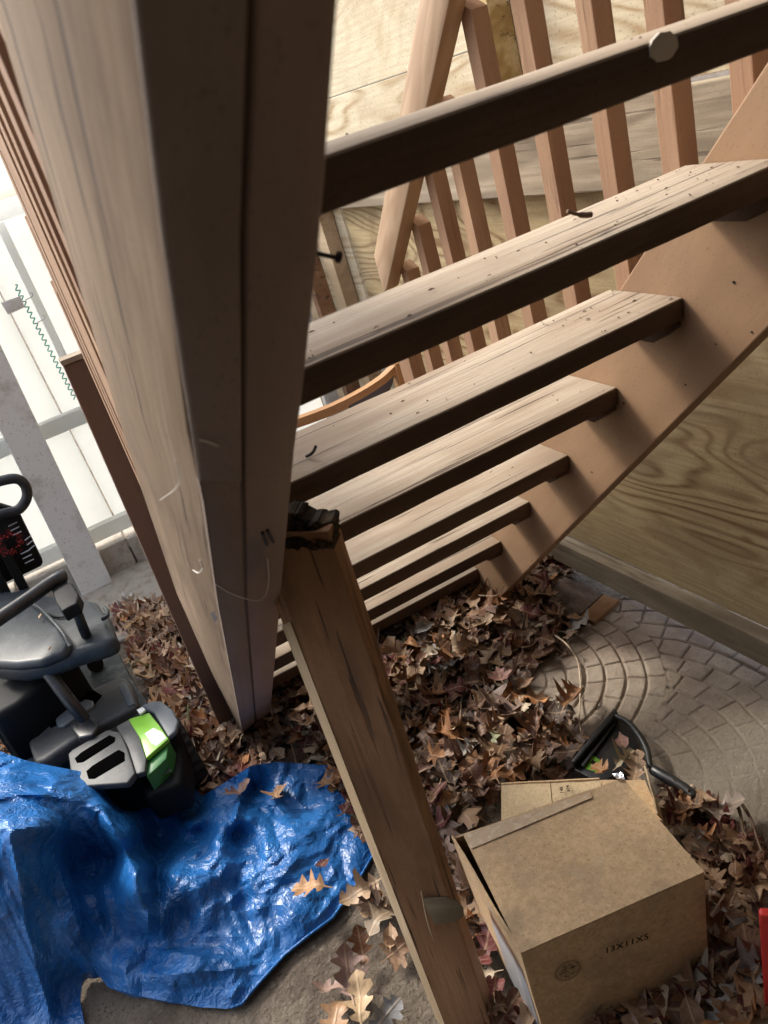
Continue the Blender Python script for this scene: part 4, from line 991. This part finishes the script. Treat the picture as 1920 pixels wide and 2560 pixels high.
    for a0, a1, nm in ((13, 21, 'hem'),):
        hp = [Vector(atz(x, y, zat(x, y)+.003)) for x, y in [(O[k][0]*(1-t)+O[k+1][0]*t, O[k][1]*(1-t)+O[k+1][1]*t) for k in range(17, 26) for t in (0, .25, .5, .75)]]
        tube('hem', hp, .0032, M['tarp'], o, 8)
    return zat
zat = tarp()

# ---------------------------------------------------------------- leaves
PAL = [((.44, .31, .20), 3), ((.34, .22, .13), 5), ((.23, .13, .07), 6), ((.15, .07, .04), 6), ((.12, .025, .022), 2.5), ((.27, .185, .145), 3), ((.40, .18, .07), 2), ((.08, .045, .03), 5), ((.50, .42, .31), 1.5), ((.26, .25, .23), 1), ((.24, .23, .11), .3)]
PALN = [c for c, w_ in PAL]; PALW = [w_ for c, w_ in PAL]
def leaf_shape(kind, rnd):
    """list of (t along, half width) stations for each side, normalised length 1"""
    if kind == 'oak':
        L_ = []
        lob = [(0, .012), (.10, .014), (.17, .02), (.22, .15), (.27, .18), (.33, .09), (.38, .10), (.47, .28), (.53, .31), (.57, .13), (.62, .12), (.70, .27), (.76, .26), (.80, .12), (.86, .17), (.92, .12), (1., .0)]
        return [[(t+rnd.uniform(-.015, .015), w_*rnd.uniform(.75, 1.2)) for t, w_ in lob] for _ in (0, 1)]
    if kind == 'maple':
        lob = [(0, .008), (.20, .01), (.22, .22), (.20, .36), (.32, .28), (.38, .24), (.42, .44), (.52, .36), (.55, .18), (.62, .20), (.70, .22), (.76, .10), (.88, .07), (1., .0)]
        return [[(t, w_*rnd.uniform(.85, 1.1)) for t, w_ in lob] for _ in (0, 1)]
    lob = [(0, .008), (.12, .01), (.18, .10), (.3, .20), (.45, .25), (.6, .23), (.75, .16), (.88, .07), (1, 0)]
    return [[(t, w_*rnd.uniform(.9, 1.1)) for t, w_ in lob] for _ in (0, 1)]
class LeafMesh:
    def __init__(s): s.v = []; s.f = []; s.c = []; s.u = []
    def add(s, p, size, yaw, tilt, roll, kind, rnd, col=None, curl=None):
        sh = leaf_shape(kind, rnd); col = col or rnd.choices(PALN, PALW)[0]
        k = rnd.uniform(.75, 1.25); col = tuple(min(1, c*k) for c in col)
        cu = curl if curl is not None else rnd.uniform(-.5, 1.5); cl = rnd.uniform(-.8, .8); tw_ = rnd.uniform(-.5, .5)
        Mx = Matrix.Rotation(yaw, 3, 'Z') @ Matrix.Rotation(tilt, 3, 'Y') @ Matrix.Rotation(roll, 3, 'X'); b = len(s.v); ph = rnd.uniform(0, 6)
        def pt(t, w_):
            z = cu*w_*w_*3.0+cl*(t-.5)**2*1.3+tw_*w_*(t-.5)*1.6+.035*math.sin(t*11+ph)*(1+abs(w_)*3); z *= 1
            x = t-.5; y = w_
            return Mx @ (Vector((x, y, z))*size)+p
        n = len(sh[0])
        for i in range(n):
            t = (sh[0][i][0]+sh[1][i][0])/2 if 0 < i < n-1 else sh[0][i][0]
            for tt, w_ in ((t, 0), (sh[0][i][0], sh[0][i][1]), (sh[0][i][0], sh[0][i][1]*.5), (sh[1][i][0], -sh[1][i][1]), (sh[1][i][0], -sh[1][i][1]*.5)):
                s.v.append(pt(tt, w_)); s.c.append(col); s.u.append((tt+ph, w_, ph))
        for i in range(n-1):
            a = b+i*5; d = a+5
            s.f += [(a, d, d+2, a+2), (a+2, d+2, d+1, a+1), (a, a+4, d+4, d), (a+4, a+3, d+3, d+4)]
    def build(s, name):
        me = bpy.data.meshes.new(name); me.from_pydata([tuple(v) for v in s.v], [], s.f); me.update()
        a = me.attributes.new('col', 'FLOAT_COLOR', 'POINT'); a.data.foreach_set('color', [x for c in s.c for x in (*c, 1.)])
        a = me.attributes.new('luv', 'FLOAT_VECTOR', 'POINT'); a.data.foreach_set('vector', [x for c in s.u for x in c])
        for p in me.polygons: p.use_smooth = True
        return put(name, me, M['leaf'])
rnd = random.Random(11)
def inpoly(x, y, O):
    c = False; j = len(O)-1
    for i in range(len(O)):
        if (O[i][1] > y) != (O[j][1] > y) and x < (O[j][0]-O[i][0])*(y-O[i][1])/(O[j][1]-O[i][1])+O[i][0]: c = not c
        j = i
    return c
LM = LeafMesh()
def scatter(pp, dens, zmax, size=(.05, .11), z0=0., kinds=('oak', 'oak', 'oak', 'oak', 'oval', 'oval', 'maple'), dark=1.):
    O = [tuple(atz(x, y, z0+.01)[:2]) for x, y in pp]; xs = [o[0] for o in O]; ys = [o[1] for o in O]
    area = (max(xs)-min(xs))*(max(ys)-min(ys)); n = int(area*dens)
    for i in range(n):
        x = rnd.uniform(min(xs), max(xs)); y = rnd.uniform(min(ys), max(ys))
        if not inpoly(x, y, O): continue
        k = rnd.choice(kinds); s = rnd.uniform(*size)*(.62 if k == 'oval' else .8 if k == 'maple' else 1)
        h = z0+.006+zmax*rnd.random()**.7
        LM.add(Vector((x, y, h)), s, rnd.uniform(0, 6.283), rnd.gauss(0, .29), rnd.gauss(0, .29), k, rnd, tuple(c*dark for c in rnd.choices(PALN, PALW)[0]))
mainp = [(560, 1900), (600, 1760), (700, 1660), (900, 1600), (1100, 1500), (1190, 1440), (1330, 1400), (1420, 1420), (1380, 1500), (1400, 1520), (1470, 1570), (1440, 1600), (1310, 1700), (1300, 1720), (1370, 1775), (1455, 1850), (1440, 1915), (1440, 1960), (1250, 1970), (1150, 2100), (1190, 2250), (1290, 2560), (1220, 2600), (1100, 2200), (1000, 2150), (900, 2080), (850, 1940), (700, 1915)]
scatter(mainp, 1500, .045, (.05, .13))
scatter([(280, 1530), (330, 1525), (430, 1500), (520, 1640), (600, 1900), (690, 1920), (600, 1990), (500, 2000), (430, 1790), (330, 1640)], 2300, .035, (.06, .13), dark=1.7)  # leaf colours brightened to paint the lit ground on the left
scatter([(1650, 2000), (1700, 1985), (1800, 2060), (1960, 2180), (1980, 2640), (1280, 2640), (1340, 2560), (1770, 2420), (1760, 2180)], 2300, .05, (.07, .13))
scatter([(1640, 2010), (1720, 1985), (1810, 2100), (1900, 2190), (1900, 2300), (1780, 2250)], 1500, .06, (.05, .10))
scatter([(-60, 1700), (60, 1750), (100, 1900), (-60, 1900)], 2400, .03)
scatter([(900, 2180), (960, 2230), (1010, 2400), (960, 2330), (900, 2260)], 1700, .03)
scatter([(1330, 1400), (1420, 1395), (1440, 1440), (1350, 1480)], 3000, .04)
scatter([(660, 1560), (1150, 1300), (1230, 1420), (760, 1650)], 500, .02)
tag(LM.build('leaf_litter'), 'deep bed of fallen oak and maple leaves', 'leaf litter', kind='stuff')
def one(px, py, z, size, yaw, col, label, kind='oak', tilt=0., roll=0., curl=.4, grp=None, p=None, seed=1):
    lm = LeafMesh(); r = random.Random(seed); lm.add(p or atz(px, py, z), size, yaw, tilt, roll, kind, r, tuple(c*.7 for c in col), curl); o = lm.build('fallen_leaf'); tag(o, label, 'leaf', grp)
gL = 'loose fallen leaves'
one(775, 2215, .085, .095, 2.5, (.46, .25, .12), 'tan oak leaf lying on the flat part of the blue tarp', grp=gL, tilt=.1, seed=2)
one(805, 2162, .09, .05, .6, (.12, .03, .03), 'small dark red leaf on the blue tarp', 'oval', grp=gL, tilt=.5, seed=3)
one(692, 1985, .075, .10, 1.3, (.40, .22, .11), 'brown oak leaf upright on the far edge of the tarp', grp=gL, tilt=.5, seed=4)
one(590, 1980, .09, .08, .2, (.38, .22, .18), 'pinkish curled leaf in the tarp fold', grp=gL, tilt=.3, seed=5)
one(815, 1955, .07, .09, 1.8, (.33, .18, .09), 'dark brown oak leaf where the tarp meets the leaning post', grp=gL, tilt=.4, seed=6)
one(900, 2505, .03, .105, 1.15, (.60, .42, .24), 'large golden tan oak leaf on bare dirt', grp=gL, tilt=-.15, seed=7)
one(870, 2440, .03, .11, 1.2, (.42, .28, .24), 'pinkish brown oak leaf on bare dirt', grp=gL, tilt=-.3, roll=.4, seed=8)
one(905, 2370, .035, .085, 1.1, (.30, .13, .06), 'narrow rust brown leaf standing on bare dirt', grp=gL, tilt=-.6, seed=9)
one(840, 2470, .02, .09, 2.6, (.36, .24, .20), 'mauve oak leaf half under another on bare dirt', grp=gL, roll=.5, seed=10)
one(960, 2545, .03, .09, .3, (.40, .40, .40), 'grey curled leaf at the bottom beside the post', grp=gL, roll=.6, seed=12)
one(835, 2555, .025, .10, .9, (.42, .24, .12), 'brown leaf cut by the bottom edge of the picture', grp=gL, seed=13)
one(955, 2290, .03, .12, .4, (.46, .35, .24), 'long pale oak leaf beside the leaning post', grp=gL, tilt=.2, seed=14)
one(1425, 1745, .07, .115, .5, (.38, .17, .07), 'orange brown oak leaf arched on the slab edge', grp=gL, tilt=.15, curl=1.3, seed=15)
one(1555, 1855, .065, .06, 1.0, (.32, .17, .14), 'mauve leaf lying in the dustpan', 'oval', grp=gL, tilt=.2, seed=16)
one(1560, 1900, .07, .07, .1, (.50, .42, .28), 'pale crumpled leaf at the open side of the dustpan', grp=gL, curl=1.8, seed=17)
one(1590, 1935, .07, .09, .7, (.36, .24, .15), 'tan leaf between the dustpan handle and the carton', grp=gL, curl=.8, seed=18)
one(1505, 1925, .08, .07, 1.6, (.42, .20, .07), 'orange pointed leaf tip above the foil scrap', grp=gL, tilt=.5, seed=19)
one(1790, 2020, .06, .11, -.7, (.38, .30, .24), 'grey pink oak leaf at the end of the dustpan handle', grp=gL, seed=20)
one(1530, 2515, .05, .14, .2, (.44, .32, .25), 'pale lobed leaf in front of the large box', grp=gL, tilt=-.3, seed=21, p=Vector((.30, .585, .05)))
one(1240, 1840, .06, .05, .4, (.33, .36, .20), 'small pale green leaf among the brown litter', grp=gL, seed=22)
one(1250, 1690, .07, .075, 1.2, (.40, .20, .16), 'reddish pink leaf among the dark litter', 'maple', grp=gL, seed=23)
one(372, 1690, .06, .10, 2.0, (.55, .36, .18), 'yellow tan curled leaf beside the mower', grp=gL, tilt=.3, curl=1.2, seed=24)
one(330, 1560, .06, .11, .8, (.58, .36, .16), 'golden oak leaf near the light concrete strip', grp=gL, tilt=.3, seed=25)

# ---------------------------------------------------------------- cobweb threads and debris
def web(pts, lab, r=.0006, m='web'):
    o = tube('cobweb', spline(pts, 5), r, M[m], seg=5); tag(o, lab, 'cobweb')
web([atn(540, 1462, .2185), atn(580, 1485, .217), atn(636, 1502, .215), atn(662, 1490, .215), atn(672, 1450, .217), atn(668, 1395, .2185)], 'long pale cobweb thread looping across the left stringer underside')
web([atx(438, 1150, .047), atx(448, 1188, .046), atx(440, 1220, .045), atx(400, 1250, .044)], 'pale thread hooked on the scuffed outer stringer face', .0004)
web([atx(500, 1400, .0465), atx(506, 1420, .046), atx(496, 1432, .046), atx(482, 1425, .046)], 'short curl of pale fibre low on the stringer face', .0005)
web([atn(545, 1115, .216), atn(520, 1105, .215), atn(500, 1100, .216)], 'fuzzy white cobweb tuft on the dark stringer strip', .0006)

rd = random.Random(9); bmd = bmesh.new()
for i in range(170):
    k = rd.choice([3, 4, 4, 4, 5, 5, 6, 7, 8]); x = rd.uniform(.2, .87) if rd.random() < .5 else rd.uniform(.70, .87); y = TY[k]+rd.uniform(.006, .15); z = TZ[k]+.0012
    s_ = rd.uniform(.0006, .0022); a = rd.uniform(0, 3.14); c0 = P(x, y, z); el = rd.choice([1, 1, 2.5])
    vv = [bmd.verts.new(c0+Vector((math.cos(a+q_)*s_*el, math.sin(a+q_)*s_, zz))) for q_, zz in ((0, 0), (1.6, .0008), (3.14, 0), (4.7, .0004))]; tp = bmd.verts.new(c0+Vector((0, 0, s_)))
    for m_ in range(4): bmd.faces.new((vv[m_], vv[(m_+1) % 4], tp))
me = bpy.data.meshes.new('tread_debris'); bmd.to_mesh(me); bmd.free(); tag(put('tread_debris', me, M['stick']), 'dark crumbs and bark bits scattered on the treads', 'debris', kind='stuff')
# ---------------------------------------------------------------- deck and house walls, unseen and added to block sky light
dk = empty('deck', P(0, -1, .8), 'unseen brown deck at the top of the stairs, added to block sky light', 'deck')
for i in range(10):
    beam('blocker_board', P(-2.6, -.16-.145*i, .80), P(1.3, -.16-.145*i, .80), Vector((0, -.1435, 0)), Vector((0, 0, .03)), M['blocker_deck'], dk)
for i in range(7): beam('blocker_joist', P(-2.5+i*.62, -.20, .63), P(-2.5+i*.62, -1.6, .63), Vector((.038, 0, 0)), Vector((0, 0, .165)), M['blocker_deck'], dk)
beam('blocker_rim_joist', P(-2.6, -.16, .60), P(1.3, -.16, .60), Vector((0, -.035, 0)), Vector((0, 0, .195)), M['blocker_deck'], dk)
hw = beam('blocker_back_wall', P(-2.7, -1.62, -G), P(1.3, -1.62, -G), Vector((0, -.1, 0)), Vector((0, 0, 3.6)), M['blocker']); tag(hw, 'brown house wall behind the deck, unseen, added to block sky light', 'wall')
hw = beam('blocker_side_wall', P(-1.25, -1.61, -G), P(-1.25, .75, -G), Vector((-.1, 0, 0)), Vector((0, 0, 2.6)), M['blocker']); tag(hw, 'unseen brown side wall, added to block light from the left', 'wall')
